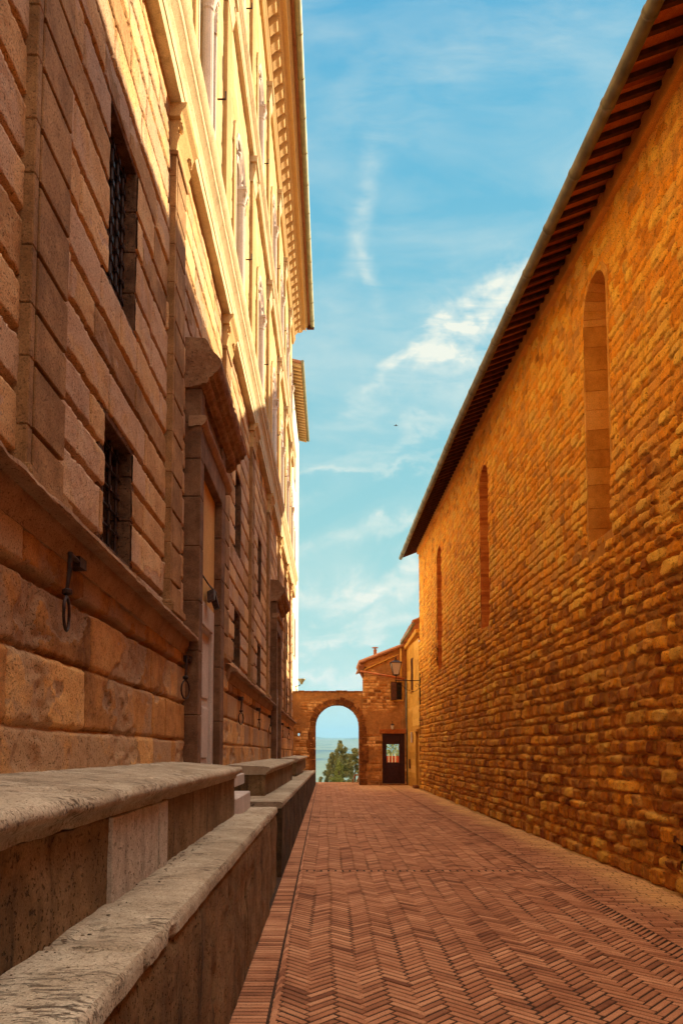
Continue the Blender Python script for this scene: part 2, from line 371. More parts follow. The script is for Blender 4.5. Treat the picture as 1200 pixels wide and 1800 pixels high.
def slabmat():
    m = stone('bench_slab_travertine', (.19, .135, .09), (.40, .31, .22), (.66, .56, .43), 3.0, .006, .35, 40); nt = m.node_tree; L = nt.links.new; b = nt.nodes['Principled BSDF']
    old = b.inputs['Base Color'].links[0].from_socket; geo = mknode(nt, 'ShaderNodeNewGeometry'); mp = mknode(nt, 'ShaderNodeMapping'); L(geo.outputs['Position'], mp.inputs[0]); mp.inputs['Scale'].default_value = (14, 60, 60)
    n = mknode(nt, 'ShaderNodeTexNoise'); n.inputs['Scale'].default_value = 1; n.inputs['Detail'].default_value = 7; n.inputs['Roughness'].default_value = .62; L(mp.outputs[0], n.inputs['Vector'])
    r = mknode(nt, 'ShaderNodeMapRange'); L(n.outputs['Fac'], r.inputs[0]); r.inputs[1].default_value = .53; r.inputs[2].default_value = .63; r.inputs[4].default_value = .88
    n2 = mknode(nt, 'ShaderNodeTexNoise'); n2.inputs['Scale'].default_value = 2.2; n2.inputs['Detail'].default_value = 6; L(geo.outputs['Position'], n2.inputs['Vector'])
    r2 = mknode(nt, 'ShaderNodeMapRange'); L(n2.outputs['Fac'], r2.inputs[0]); r2.inputs[1].default_value = .42; r2.inputs[2].default_value = .60
    mm = mknode(nt, 'ShaderNodeMath', operation='MULTIPLY'); L(r.outputs[0], mm.inputs[0]); L(r2.outputs[0], mm.inputs[1])
    x = mknode(nt, 'ShaderNodeMix', data_type='RGBA'); L(mm.outputs[0], x.inputs['Factor']); L(old, x.inputs['A']); x.inputs['B'].default_value = (.10, .065, .045, 1); L(x.outputs['Result'], b.inputs['Base Color'])
    bp = mknode(nt, 'ShaderNodeBump'); bp.invert = True; bp.inputs['Distance'].default_value = .006; L(mm.outputs[0], bp.inputs['Height']); L(b.inputs['Normal'].links[0].from_socket, bp.inputs['Normal']); L(bp.outputs[0], b.inputs['Normal'])
    return m
SLAB = slabmat()
HOODM = stone('dark_brown_stone', (.09, .04, .02), (.25, .125, .065), (.46, .29, .17), 4.0, .012, .6, 30)  # darker brown stone for the door hoods and window reveals
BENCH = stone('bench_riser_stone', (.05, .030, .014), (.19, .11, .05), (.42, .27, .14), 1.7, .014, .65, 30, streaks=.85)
BENCHW = stone('pale_bench_panel', (.44, .36, .29), (.68, .60, .52), (.82, .75, .67), 3.0, .010, .6, 22, streaks=.5)
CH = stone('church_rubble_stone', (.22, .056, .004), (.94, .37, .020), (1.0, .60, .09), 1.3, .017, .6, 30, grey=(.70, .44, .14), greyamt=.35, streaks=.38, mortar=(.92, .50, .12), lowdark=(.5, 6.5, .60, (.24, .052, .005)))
CHF = stone('church_frieze_stone', (.60, .25, .03), (.80, .38, .055), (.88, .48, .10), 1.8, .004, .3, 40)
REV = stone('niche_block_stone', (.46, .19, .025), (.70, .34, .06), (.84, .46, .12), 2.4, .004, .3, 40)
BRK = stone('niche_brick', (.34, .08, .015), (.58, .18, .035), (.74, .30, .07), 5, .004, .3, 40)
HOUSE = stone('house_rubble', (.13, .035, .006), (.50, .18, .035), (.88, .48, .17), 1.9, .008, .5, 26, mortar=(.50, .27, .10))
PLAST = stone('ochre_plaster', (.48, .21, .03), (.74, .39, .07), (.84, .50, .13), 1.2, .006, .35, 22, streaks=.35)
INF = stone('ochre_infill_plaster', (.46, .24, .08), (.60, .34, .12), (.68, .42, .17), 1.5, .003, .1, 30, streaks=.25)
WPL = stone('white_plaster', (.66, .60, .50), (.76, .71, .62), (.80, .76, .68), .8, .002, .1, 30)
BRICK = stone('paving_brick', (.17, .055, .024), (.41, .165, .080), (.60, .29, .155), 1.1, .004, .35, 40, rough=.8, mortar=(.88, .50, .20))
MORT = plain('paving_joint', (.050, .024, .014), .95, 0, 30, .4)
IRON = plain('wrought_iron', (.05, .026, .022), .55, .5, 30, .5)
DARK = plain('dark_glass', (.012, .010, .012), .15)
SOFF = stone('eave_tile', (.20, .045, .012), (.42, .11, .030), (.60, .22, .07), 3, .004, .3, 40)
RAFT = plain('rafter_wood', (.07, .022, .010), .85, 0, 12, .5, .004)
GUT = plain('weathered_zinc', (.17, .165, .135), .5, .4, 5, .35)
GUTY = plain('sunlit_zinc', (.26, .23, .14), .5, .3, 5, .25)
TILE = stone('roof_tile', (.20, .07, .03), (.38, .15, .07), (.52, .26, .13), 2, .01, .4, 20)
COPP = plain('copper_pipe', (.50, .15, .05), .5, .2, 8, .25)
EAVY = stone('pale_eave_timber', (.30, .16, .06), (.50, .31, .13), (.62, .42, .20), 3, .004, .3, 40)
SHUT = plain('brown_shutter', (.11, .035, .016), .7, 0, 10, .3)
DOORM = plain('dark_red_door', (.045, .010, .008), .45, 0, 10, .3)
LGLASS = plain('frosted_lamp_glass', (.70, .62, .56), .35)

# ------------------------------------------------------------------ ground
def street():
    V = []; F = []; T = []; Mo = []
    r = random.Random(11)
    L_, w_ = .243, .056
    def brick(cx, cy, ux, uy, l, w, clip=None, z=0.0):
        t = min(1.1, max(-.1, r.gauss(.52, .24))); dz = r.uniform(-.0012, .0014); tl = r.uniform(-.001, .001); b = len(V)
        ux2, uy2 = -uy, ux; g = .0070
        for (hl, hw, zz) in ((l / 2 - g, w / 2 - g, -.022), (l / 2 - g, w / 2 - g, -.003), (l / 2 - g - .006, w / 2 - g - .004, 0.0)):
            for sa, sb in ((-1, -1), (1, -1), (1, 1), (-1, 1)):
                x = cx + ux * sa * hl + ux2 * sb * hw; y = cy + uy * sa * hl + uy2 * sb * hw
                if clip: x = min(max(x, clip[0]), clip[1]); y = min(max(y, clip[2]), clip[3])
                V.append((x, y, z + zz + (dz + tl * sa if zz > -.02 else 0))); T.append(t)
                du = 0
                Mo.append(du)
        for k in (0, 4):
            for i in range(4): F.append((b + k + i, b + k + (i + 1) % 4, b + k + 4 + (i + 1) % 4, b + k + 4 + i))
        F.append((b + 8, b + 9, b + 10, b + 11))
    YN, YF = 2.9, 34.0
    bands = [9.2, 16.3, 23.6, 30.6]
    # herringbone field between cross bands
    segs = []; y = YN
    for bd in bands: segs.append((y, bd - .065)); y = bd + .065
    segs.append((y, YF))
    X0, X1 = -.315, 2.80
    s2 = 1 / math.sqrt(2)
    for (a, b_) in segs:
        # lattice vectors in brick frame: (w,w) along the column, (L,-L) across two columns
        ncol = int((X1 - X0) / (L_ * math.sqrt(2))) + 3; nrow = int((b_ - a) / (w_ * math.sqrt(2))) + 8
        for i in range(-1, ncol):
            for j in range(-3, nrow):
                p, q = j * w_ + i * L_, j * w_ - i * L_
                for kind in (0, 1):
                    if kind == 0: c = (p + L_ / 2, q + w_ / 2); d = (1, 0)
                    else: c = (p + L_ + w_ / 2, q + w_ - L_ / 2 + 0.0); d = (0, 1)
                    # rotate the brick frame 45 deg: (1,1)/sqrt2 -> +Y
                    X = (c[0] - c[1]) * s2; Y = (c[0] + c[1]) * s2; dx, dy = ((d[0] - d[1]) * s2, (d[0] + d[1]) * s2)
                    X += X0 - .12; Y += a - .1
                    if X < X0 - .085 or X > X1 + .085 or Y < a - .085 or Y > b_ + .085: continue
                    X += .012 * math.sin(Y * 1.7 + i) + r.uniform(-.002, .002)
                    brick(X, Y, dx, dy, L_, w_, (X0, X1, a, b_))
    for bd in bands:
        x = X0
        while x < X1 - .03: brick(x + .045, bd, 0, 1, .105, .082, None); x += .092
    # soldier band beside the bench (runs a hair off the street's line, like the benches)
    y = YN
    while y < YF:
        ww = r.uniform(.05, .062); xs = -.57 + .0056 * y; brick((xs + X0 - .012) / 2, y + ww / 2, 1, 0, X0 - .012 - xs, ww); y += ww
    # right border: staggered stretcher columns
    y = YN
    while y < 31.5:
        ww = r.uniform(.052, .062); xx = 2.803; first = r.uniform(.08, .24)
        while xx < 3.98:
            ll = first if first else r.uniform(.22, .26); first = None; ll = min(ll, 4.0 - xx); brick(xx + ll / 2, y + ww / 2, 1, 0, ll, ww); xx += ll
        y += ww
    V = np.array(V); x, y = V[:, 0], V[:, 1]
    dust = 1.2 * sst(3.1, 3.6, x + .22 * fbm(x * 1.5, y * 1.2, None, 4, 9)) * (.62 + .4 * fbm(x * 6, y * 6, None, 3, 4)) * (1 - .65 * sst(8.0, 5.5, y))
    far = sst(25, 29.5, y) * .45 * sst(.5, 2.5, x)
    Mo = np.clip(np.maximum(dust, far), 0, .95)
    V[:, 2] += .0008 * fbm(x * 1.3, y * 1.3, None, 3, 2)
    hue = .2 + 0 * x
    o = link('street', V, F, BRICK, None, None, False, T, None, 0, {'mortar': Mo}); tag(o, None, None, None, 'structure')
    o = MB().box(-1.2, 5.2, -9, 34.2, -.5, -.0045).build('street_bed', MORT); tag(o, None, None, None, 'structure')
    # the strip of dust and grit that collects along the church foot
    n = 700; ys = np.linspace(3, 28.2, n); cols = 9
    U = np.linspace(0, 1, cols); VV = []; FF = []
    for i, yy in enumerate(ys):
        wdt = .17 + .10 * float(vn(np.array([yy * 1.3]), np.array([0.]), None, 3)[0])
        for j in range(cols): VV.append((3.90 - wdt * U[j], yy, .032 * (1 - U[j]) ** 1.3 - .004 + .007 * float(vn(np.array([yy * 14]), np.array([j * .9]), None, 8)[0]) * (1 - U[j])))
    for i in range(n - 1):
        for j in range(cols - 1): b = i * cols + j; FF.append((b, b + 1, b + cols + 1, b + cols))
    o = link('dust_strip', VV, FF, stone('ochre_dust', (.40, .20, .06), (.56, .31, .10), (.66, .40, .15), 5, .01, .4, 60), smooth=True); tag(o, 'ochre dust and grit gathered along the foot of the church wall', None, None, 'stuff')
street()

# ------------------------------------------------------------------ palace
PY = [3.35, 6.42, 9.68, 13.0, 16.6, 20.0, 22.9, 25.6]; PEND = 28.0; PW = .48
BAYC = [1.75, 5.1, 8.27, 11.45, 14.95, 18.6, 21.6, 24.4, 27.0]
palace = empty('palace', (-1.6, 12, 1.3), 'long Renaissance sandstone palace with pilasters, grilles and a deep cornice along the left', 'palace')
X1_, X2_, X3_ = -1.54, -1.575, -1.60
def ashlar(rows, jl, jh, seed, D, Dv, gw, rough, flake, y0=-8, y1=29, special=None, colscale=1.0):
    r = random.Random(seed); js = joints_of(rows, y0, y1, jl, jh, r)
    def f(u, v):
        wu = u + .003 * fbm(u * 9, v * 9, None, 3, seed); wv = v + .005 * fbm(u * 4 + 3, v * 5, None, 3, seed + 1)
        ri, ci, dz, dy, hz, wy, zc, yc = cells(wu, wv, rows, js)
        rn = hsh(ri, ci, seed); rn2 = hsh(ri, ci, seed + 9)
        e = .0075 * fbm(u * 26, v * 26, None, 3, seed + 3)
        gh = 1 - sst(gw, gw + .011, dz + e); gv = 1 - sst(gw * .3, gw * .3 + .010, dy + e * .6)
        jopen = .25 + .75 * hsh(np.round(v / .01 / 30), np.floor(u / 1.3 + rn * 0), seed + 4)
        gh = gh * np.clip(.55 + .9 * sst(-.35, .25, fbm(u * .9, v * 2.3, None, 2, seed + 6)), 0, 1)
        # soft shoulders of worn blocks
        sh = -.0035 * (1 - sst(0, .05, np.minimum(dz, dy)))
        h = -D * gh - Dv * gv + sh + (rn - .5) * .009 + rough * fbm(u * 6, v * 6, None, 4, seed + 5) + .002 * fbm(u * 38, v * 38, None, 2, seed + 7)
        fl = sst(.30, .60, fbm(u * 2.0, v * 2.6, None, 4, seed + 8)) * flake
        h = h - fl * (1 + .5 * fbm(u * 13, v * 13, None, 3, seed + 10))
        t = rn * 1.15 - .06 - .25 * np.maximum(gh, gv)
        return h, {'tint': t, 'hue': rn2 + 1.2 * (fl > .3 * max(flake, 1e-6)) * (flake > 0)}
    return f
WIN1 = [(4.67, 5.35), (11.10, 11.85), (14.65, 15.35), (21.35, 22.05), (24.15, 24.8), (26.8, 27.4), (1.4, 2.1)]
DOORS = [(7.25, 9.2), (17.7, 19.6)]
def palace_walls():
    holes1 = [(a, b, 4.86, 6.18) for a, b in WIN1] + [(a, b, 2.99, 3.88) for a, b in WIN1]
    ex = [q for h in holes1 for q in h[:2]]
    yg = graded(-8, PEND, .0125, 5.0, 1.4, ex)
    zg = np.unique(np.round(np.append(np.arange(2.72, 7.86, .0135), [2.99, 3.88, 4.86, 6.18]), 4))
    rows = [2.72, 3.0, 3.34, 3.62, 3.90, 4.24, 4.52, 4.85, 5.16, 5.52, 5.84, 6.18, 6.50, 6.80, 7.1, 7.36, 7.62, 7.86]
    f = ashlar(rows, .4, 1.1, 21, .058, .018, .015, .004, .005)
    hfmesh('wall', yg, zg, f, lambda u, v, h: (X1_ + h, u, v), PAL, palace, frameP, holes1)
    # foot of the wall under the string course
    yl = graded(-8, PEND, .014, 5.0, 1.4)
    rl = [1.1, 1.69, 2.07, 2.44, 2.75]
    g = ashlar(rl, .45, 1.2, 33, .030, .012, .008, .0065, .018)
    def g2(u, v):
        h, a = g(u, v); band = np.exp(-((v - 2.455 + .008 * fbm(u * 3, u * 0, None, 2, 4)) / .022) ** 4); h = h - .055 * band + np.where(v > 2.47, .0, 0); return h, a
    hfmesh('lower_wall', yl, np.arange(1.1, 2.76, .0145), g2, lambda u, v, h: (-1.505 + h, u, v), PALLOW, palace, frameP, [(d0, d1, 1.0, 3) for d0, d1 in DOORS])
    # upper storeys
    for (x, z0, z1, sd, wz) in ((X2_, 8.5, 13.2, 51, (9.15, 12.0)), (X3_, 13.6, 18.45, 61, (14.1, 16.9))):
        rws = rows_of(z0, z1, .27, .36, random.Random(sd)); f = ashlar(rws, .4, 1.0, sd, .014, .008, .008, .004, .004)
        holes = [(c - .62, c + .62, wz[0], wz[1], 'a') for c in BAYC]
        ex = [q for h in holes for q in h[:2]]
        hfmesh('upper_wall', graded(-8, PEND, .03, 8, 3, ex), np.unique(np.append(np.arange(z0, z1, .03), [z1, wz[0]])), f, lambda u, v, h, x=x: (x + h, u, v), PALUP, palace, frameP, holes)
    MB().box(-12, -2.05, -8, PEND - .3, 0, 18.6).box(-12, -1.64, PEND - .28, PEND - .002, 0, 18.9).box(-2.04, -1.58, -7.9, PEND - .29, 0, 1.12).build('inner_wall', PAL, palace, frameP)
palace_walls()

def string_course():
    prof = [(-1.62, 2.86), (-1.50, 2.86), (-1.47, 2.845), (-1.455, 2.83), (-1.43, 2.815), (-1.40, 2.80), (-1.375, 2.785), (-1.368, 2.758), (-1.38, 2.745), (-1.455, 2.742), (-1.46, 2.70), (-1.475, 2.66), (-1.492, 2.63), (-1.497, 2.60), (-1.62, 2.60)]
    for a, b in ((-8, 7.24), (10.2, 17.68), (20.1, PEND)):
        sweep('string_course', prof, a, b, TRIM, palace, frameP, .007, 11, .03, .02, 5, cuts=np.arange(a + .9, b, 1.37), chips=.012, drop=(lambda y: np.interp(y, [2.0, 7.2], [.085, -.035])) if b < 8 else None)
string_course()

def pilasters():
    r = random.Random(3)
    for i, y in enumerate(PY):
        m = MB(); z = 2.86
        while z < 7.25:
            h = r.uniform(.27, .40); z1 = min(z + h, 7.30)
            if z1 > 7.1: z1 = 7.30
            m.box(-1.60, -1.482, y + .0, y + .055, z + .001, z1 - .001, r.uniform(.2, .8)); m.box(-1.60, -1.484, y + .080, y + PW, z + .016, z1 - .012, r.uniform(.2, .8)); m.box(-1.60, -1.522, y + .012, y + PW - .012, z1 - .013, z1 + .017, .1); z = z1
        m.box(-1.60, -1.44, y - .03, y + PW + .03, 2.862, 2.93, .4).box(-1.6, -1.46, y - .015, y + PW + .015, 2.932, 2.965, .5)
        m.box(-1.60, -1.465, y - .012, y + PW + .012, 7.30, 7.345, .6)
        p = m.build('pilaster', PAL, palace, frameP, bevel=.006)
        c = MB()
        c.ext([(-1.6, 7.347), (-1.48, 7.347), (-1.47, 7.43), (-1.445, 7.50), (-1.475, 7.52), (-1.47, 7.58), (-1.44, 7.65), (-1.6, 7.65)], y - .01, y + PW + .01)
        c.ext([(-1.6, 7.652), (-1.44, 7.652), (-1.425, 7.70), (-1.385, 7.745), (-1.375, 7.788), (-1.6, 7.788)], y - .055, y + PW + .055)
        c.ring((-1.445, y + .03, 7.60), .035, .018, (0, 1, 0), (0, 0, 1), 12, 5).ring((-1.445, y + PW - .03, 7.60), .035, .018, (0, 1, 0), (0, 0, 1), 12, 5)
        c.build('capital', PALUP, p, frameP)
        for (x, za, zb) in ((X2_, 8.62, 13.16), (X3_, 13.62, 18.36)):
            q = MB().box(x - .05, x + .062, y + .02, y + PW - .02, za, zb - .5, .6).box(x - .05, x + .09, y, y + PW, za, za + .12, .6)
            pp = q.build('upper_pilaster', PALUP, palace, frameP, bevel=.008)
            k = MB(); k.ext([(x - .04, zb - .498), (x + .07, zb - .498), (x + .085, zb - .40), (x + .11, zb - .30), (x + .075, zb - .27), (x + .09, zb - .2), (x + .12, zb - .13), (x - .04, zb - .13)], y, y + PW)
            k.box(x - .04, x + .15, y - .04, y + PW + .04, zb - .128, zb - .01)
            k.ring((x + .10, y + .03, zb - .2), .04, .02, (0, 1, 0), (0, 0, 1), 12, 5).ring((x + .10, y + PW - .03, zb - .2), .04, .02, (0, 1, 0), (0, 0, 1), 12, 5)
            k.build('capital', ENT, pp, frameP)
pilasters()

def entablatures():
    for (zb, x, zt, sd) in ((7.79, X1_, 8.62, 3), (13.17, X2_, 13.66, 5)):
        H = zt - zb; s = H / .83; o = .80 if sd == 5 else 1
        P = [(x - .2, zb), (x + .112 * o, zb), (x + .112 * o, zb + .13 * s), (x + .122 * o, zb + .135 * s), (x + .122 * o, zb + .27 * s), (x + .135 * o, zb + .30 * s), (x + .14 * o, zb + .34 * s), (x + .10 * o, zb + .36 * s), (x + .10 * o, zb + .47 * s),
             (x + .12 * o, zb + .49 * s), (x + .14 * o, zb + .54 * s), (x + .165 * o, zb + .56 * s), (x + .165 * o, zb + .65 * s), (x + .18 * o, zb + .66 * s), (x + .205 * o, zb + .72 * s), (x + .215 * o, zb + .76 * s), (x + .215 * o, zb + .80 * s), (x + .06, zt), (x - .2, zt)]
        sweep('entablature', P, -8, PEND, ENT, palace, frameP, .003, 9, .06, .04, sd, cuts=np.arange(.5, 28, 1.6), chips=.006)
entablatures()

def cornice():
    x = X3_
    P = [(x - .2, 18.38), (x + .07, 18.38), (x + .07, 18.44), (x + .10, 18.47), (x + .10, 18.52), (x + .14, 18.56), (x + .14, 18.62), (x - .2, 18.62)]
    sweep('cornice_bed', P, -8, PEND, PALUP, palace, frameP, .002, 6, .1, .05, 6)
    P = [(x - .2, 18.94), (-1.22, 18.94), (-1.21, 18.97), (-1.17, 18.98), (-1.17, 19.04), (-1.12, 19.06), (-1.05, 19.06), (-1.05, 19.0), (-1.03, 19.0), (-1.03, 19.13), (-.98, 19.17), (-.955, 19.23), (-.95, 19.28), (x - .2, 19.28)]
    sweep('cornice_corona', P, -8, PEND + .12, PALUP, palace, frameP, .003, 6, .1, .05, 7)
    y = 10.8
    while y < PEND - .1:
        m = MB(); pr = [(x - .02, 18.63), (x + .10, 18.63), (x + .16, 18.66), (x + .22, 18.72), (x + .27, 18.76), (x + .32, 18.78), (x + .345, 18.82), (x + .345, 18.90), (x + .37, 18.905), (x + .37, 18.938), (x - .02, 18.938)]
        m.ext(pr, y, y + .235); m.build('corbel', PALUP, palace, frameP); y += .43
    MB().box(x - .04, x + .05, 10.6, PEND - .01, 18.622, 18.936, .3).build('corbel_wall', PALUP, palace, frameP)
    m = MB(); m.hexa([(-12, -8, 21.2), (-.86, -8, 19.29), (-.86, PEND + .2, 19.29), (-12, PEND + .2, 21.2), (-12, -8, 21.3), (-.86, -8, 19.37), (-.86, PEND + .2, 19.37), (-12, PEND + .2, 21.3)])
    y = -8
    while y < PEND: m.tube([(-.80, y, 19.42), (-2.2, y, 19.66)], .07, 6); y += .22
    m.build('roof', TILE, palace, frameP)
    g = MB(); g.tube([(-.775, -8, 19.25), (-.775, PEND + .2, 19.25)], .085, 12); y = 2.4
    while y < PEND: g.tube([(-.775, y, 19.25), (-.775, y + .03, 19.25)], .093, 12); y += 1.15
    gg = g.build('gutter', GUTY, palace, frameP, smooth=True)
    MB().box(-1.0, -.70, PEND + .14, PEND + .17, 19.1, 19.36).build('gutter_end', SHUT, gg, frameP)
cornice()

def grilles():
    r = random.Random(5)
    for (a, b) in WIN1:
        for (z0, z1, big) in ((4.86, 6.18, 1), (2.99, 3.88, 0)):
            w = MB(); d = .42
            # reveals in courses
            z = z0
            while z < z1 - .01:
                zz = min(z + r.uniform(.26, .36), z1)
                if z1 - zz < .12: zz = z1
                t = r.uniform(.2, .7)
                w.box(X1_ - d, X1_ - .012, a - .08, a - .002 + .004, z + .003, zz - .003, t); w.box(X1_ - d, X1_ - .012, b - .004, b + .08, z + .003, zz - .003, t)
                z = zz
            w.box(X1_ - d, X1_ - .015, a - .08, b + .08, z1 - .004, z1 + .09, .4)
            w.hexa([(X1_ - d, a - .06, z0 - .1), (X1_ - .01, a - .06, z0 - .1), (X1_ - .01, b + .06, z0 - .1), (X1_ - d, b + .06, z0 - .1), (X1_ - d, a - .06, z0 + .10), (X1_ - .012, a - .06, z0 + .006), (X1_ - .012, b + .06, z0 + .006), (X1_ - d, b + .06, z0 + .10)], .5)
            wo = w.build('window', HOODM, palace, frameP, bevel=.005)
            MB().box(X1_ - d - .03, X1_ - d + .002, a - .05, b + .05, z0 - .05, z1 + .05).build('pane', DARK, wo, frameP)
            g = MB(); xg = X1_ - .10; nv = 5 if big else 4; nh = 9 if big else 6
            for k in range(nv): yy = a + (b - a) * (k + .5) / nv; g.tube([(xg, yy, z0 + .01), (xg, yy, z1 - .01)], .011, 6)
            for k in range(nh):
                zz = z0 + (z1 - z0) * (k + .5) / nh; g.tube([(xg, a + .0, zz), (xg, b, zz)], .009, 6)
                for q in range(nv): yy = a + (b - a) * (q + .5) / nv; g.box(xg - .018, xg + .018, yy - .018, yy + .018, zz - .02, zz + .02)
            g.build('grille', IRON, wo, frameP)
grilles()

def doorway(y0, idx):
    s = 1.0; fx = -1.37
    jn0, jn1 = y0, y0 + .20; o1 = y0 + 1.45; fo1 = y0 + 1.95; zt = 4.70; zs = 1.37
    r = random.Random(8 + idx)
    fr = MB(); z = zs - .25
    cuts = [zs - .25, 1.95, 2.62, 3.14, 3.72, 4.25, 4.66, 5.05, 5.42]
    for a, b in zip(cuts[:-1], cuts[1:]):
        t = r.uniform(.1, .8); fr.box(-1.58, fx, jn0, jn1, a + .002, b - .002, t)
        t = r.uniform(.1, .8); fr.box(-1.58, fx, o1, o1 + .27, a + .002, min(b, 9) - .002, t); fr.box(-1.58, fx - .035, o1 + .272, fo1, a + .002, b - .002, t)
    fr.box(-1.58, fx - .002, jn1 + .002, o1 - .002, zt, 5.05, .5); fr.box(-1.58, fx - .03, jn1 + .002, o1 - .002, 5.052, 5.418, .4)
    dw = fr.build('doorway', TRIM, palace, frameP, bevel=.008)
    arch = [(-1.5, 5.0), (fx + .01, 5.0), (fx + .035, 5.03), (fx + .055, 5.07), (fx + .055, 5.10), (fx + .03, 5.12), (-1.5, 5.12)]
    sweep('architrave', arch, jn0 - .02, fo1 + .02, TRIM, dw, frameP, .008, 12, .03, .02, 4, chips=.01)
    hood = [(-1.56, 5.97), (-1.40, 5.96), (-1.335, 5.955), (-1.30, 5.90), (-1.24, 5.80), (-1.185, 5.745), (-1.165, 5.73), (-1.165, 5.67), (-1.18, 5.64), (-1.20, 5.60), (-1.235, 5.575), (-1.25, 5.545), (-1.29, 5.53), (-1.295, 5.49), (-1.315, 5.46), (-1.35, 5.44), (-1.36, 5.42), (-1.56, 5.42)]
    sweep('hood', hood, jn0 - .03, y0 + 2.25, HOODM, dw, frameP, .007, 14, .025, .02, 6, chips=.022, cuts=[y0 + .9, y0 + 1.6])
    d = MB()
    n = 9
    MB().box(-1.60, -1.462, jn1 - .01, o1 + .01, 3.30, zt + .01).build('infill', INF, dw, frameP)
    wf = MB(); wf.box(-1.60, -1.455, jn1 + .001, jn1 + .16, zs, 3.298).box(-1.6, -1.455, o1 - .13, o1 - .001, zs, 3.298).box(-1.6, -1.455, jn1 + .162, o1 - .132, 2.98, 3.298)
    wf.box(-1.6, -1.43, jn1 + .001, o1 - .2, 3.0, 3.05)
    dr = wf.build('door', WHITE, dw, frameP, bevel=.008)
    pn = MB(); yc = (jn1 + o1) / 2
    pn.box(-1.60, -1.50, jn1 + .162, yc - .004, zs, 2.978).box(-1.6, -1.50, yc + .004, o1 - .132, zs, 2.978)
    for q0, q1 in ((jn1 + .22, yc - .06), (yc + .06, o1 - .19)):
        for z0, z1 in ((1.5, 2.1), (2.2, 2.85)): pn.box(-1.505, -1.485, q0, q1, z0, z1)
    pn.build('leaf', WHITE, dr, frameP, bevel=.01)
    MB().box(-1.65, -1.30, jn1 - .05, o1 + .1, zs - .14, zs - .002).build('threshold', SLAB, dw, frameP, bevel=.01)
for i, d in enumerate(DOORS): doorway(d[0], i)

def bifora():
    for (x, z0, z1) in ((X2_, 9.15, 12.0), (X3_, 14.1, 16.9)):
        for c in BAYC:
            if c < (6 if x == X2_ else 9): continue
            r_ = .62; zs = z1 - r_; w = MB()
            # surround: jambs and arch ring
            for s in (-1, 1):
                a, b = sorted((c + s * (r_ - .04), c + s * (r_ + .13))); w.box(x - .4, x + .035, a, b, z0 - .02, zs, .6)
            N = 14
            for i in range(N):
                a0, a1 = math.pi * i / N, math.pi * (i + 1) / N; P = []
                for (xx) in (x - .4, x + .035):
                    for (rr, aa) in ((r_ - .04, a0), (r_ + .15, a0), (r_ + .15, a1), (r_ - .04, a1)): P.append((xx, c + rr * math.cos(aa), zs + rr * math.sin(aa)))
                w.hexa(P, .4 + .4 * (i % 2))
            w.box(x - .4, x + .09, c - r_ - .16, c + r_ + .16, z0 - .14, z0 - .02, .7)
            wo = w.build('arched_window', PALUP, palace, frameP)
            MB().box(x - .42, x - .36, c - r_, c + r_, z0 - .02, z1).build('pane', DARK, wo, frameP)
            xc = x + .035; hc = zs - .30
            k = MB(); k._l((xc, c, z0), [(.11, 0), (.11, .06), (.085, .08), (.10, .12), (.075, .16), (.072, hc - z0 - .24), (.085, hc - z0 - .22), (.08, hc - z0 - .18), (.11, hc - z0 - .05), (.13, hc - z0)], 14, .7)
            k.box(xc - .12, xc + .12, c - .13, c + .13, hc, hc + .05)
            for s in (-1, 1): k.ring((xc + .09, c + s * .09, hc - .06), .03, .018, (0, 1, 0), (0, 0, 1), 10, 5)
            k.build('column', WHITE, wo, frameP, smooth=False)
            t = MB()
            for s in (-1, 1):
                cc = c + s * .30
                t.ring((xc - .02, cc, hc + .08), .255, .045, (0, 1, 0), (0, 0, 1), 14, 6, 0, math.pi)
                t.tube([(xc - .02, cc + s * .275, z0), (xc - .02, cc + s * .275, hc + .08)], .035, 6)
            t.ring((xc - .02, c, zs + .22), .17, .045, (0, 1, 0), (0, 0, 1), 18, 6)
            for q in range(4): aa = q * math.pi / 2; t.ring((xc - .02, c + .075 * math.cos(aa), zs + .22 + .075 * math.sin(aa)), .06, .022, (0, 1, 0), (0, 0, 1), 10, 5)
            t.ring((xc - .02, c, zs), .57, .05, (0, 1, 0), (0, 0, 1), 20, 6, 0, math.pi)
            t.ext([(c - .10, hc + .05), (c + .10, hc + .05), (c + .05, hc + .22), (c + .2, zs + .12), (c - .2, zs + .12), (c - .05, hc + .22)], x - .06, x + .03, 'x')
            t.build('tracery', WHITE, wo, frameP)
            hk = MB()
            for s in (1,):
                yy = c + s * (r_ + .30); hk.tube([(x - .01, yy, z0 + 1.45), (x + .13, yy, z0 + 1.45)], .012, 5); hk.tube([(x + .12, yy, z0 + 1.45), (x + .12, yy, z0 + 1.56)], .012, 5)
            hk.build('shutter_hook', IRON, wo, frameP)
bifora()

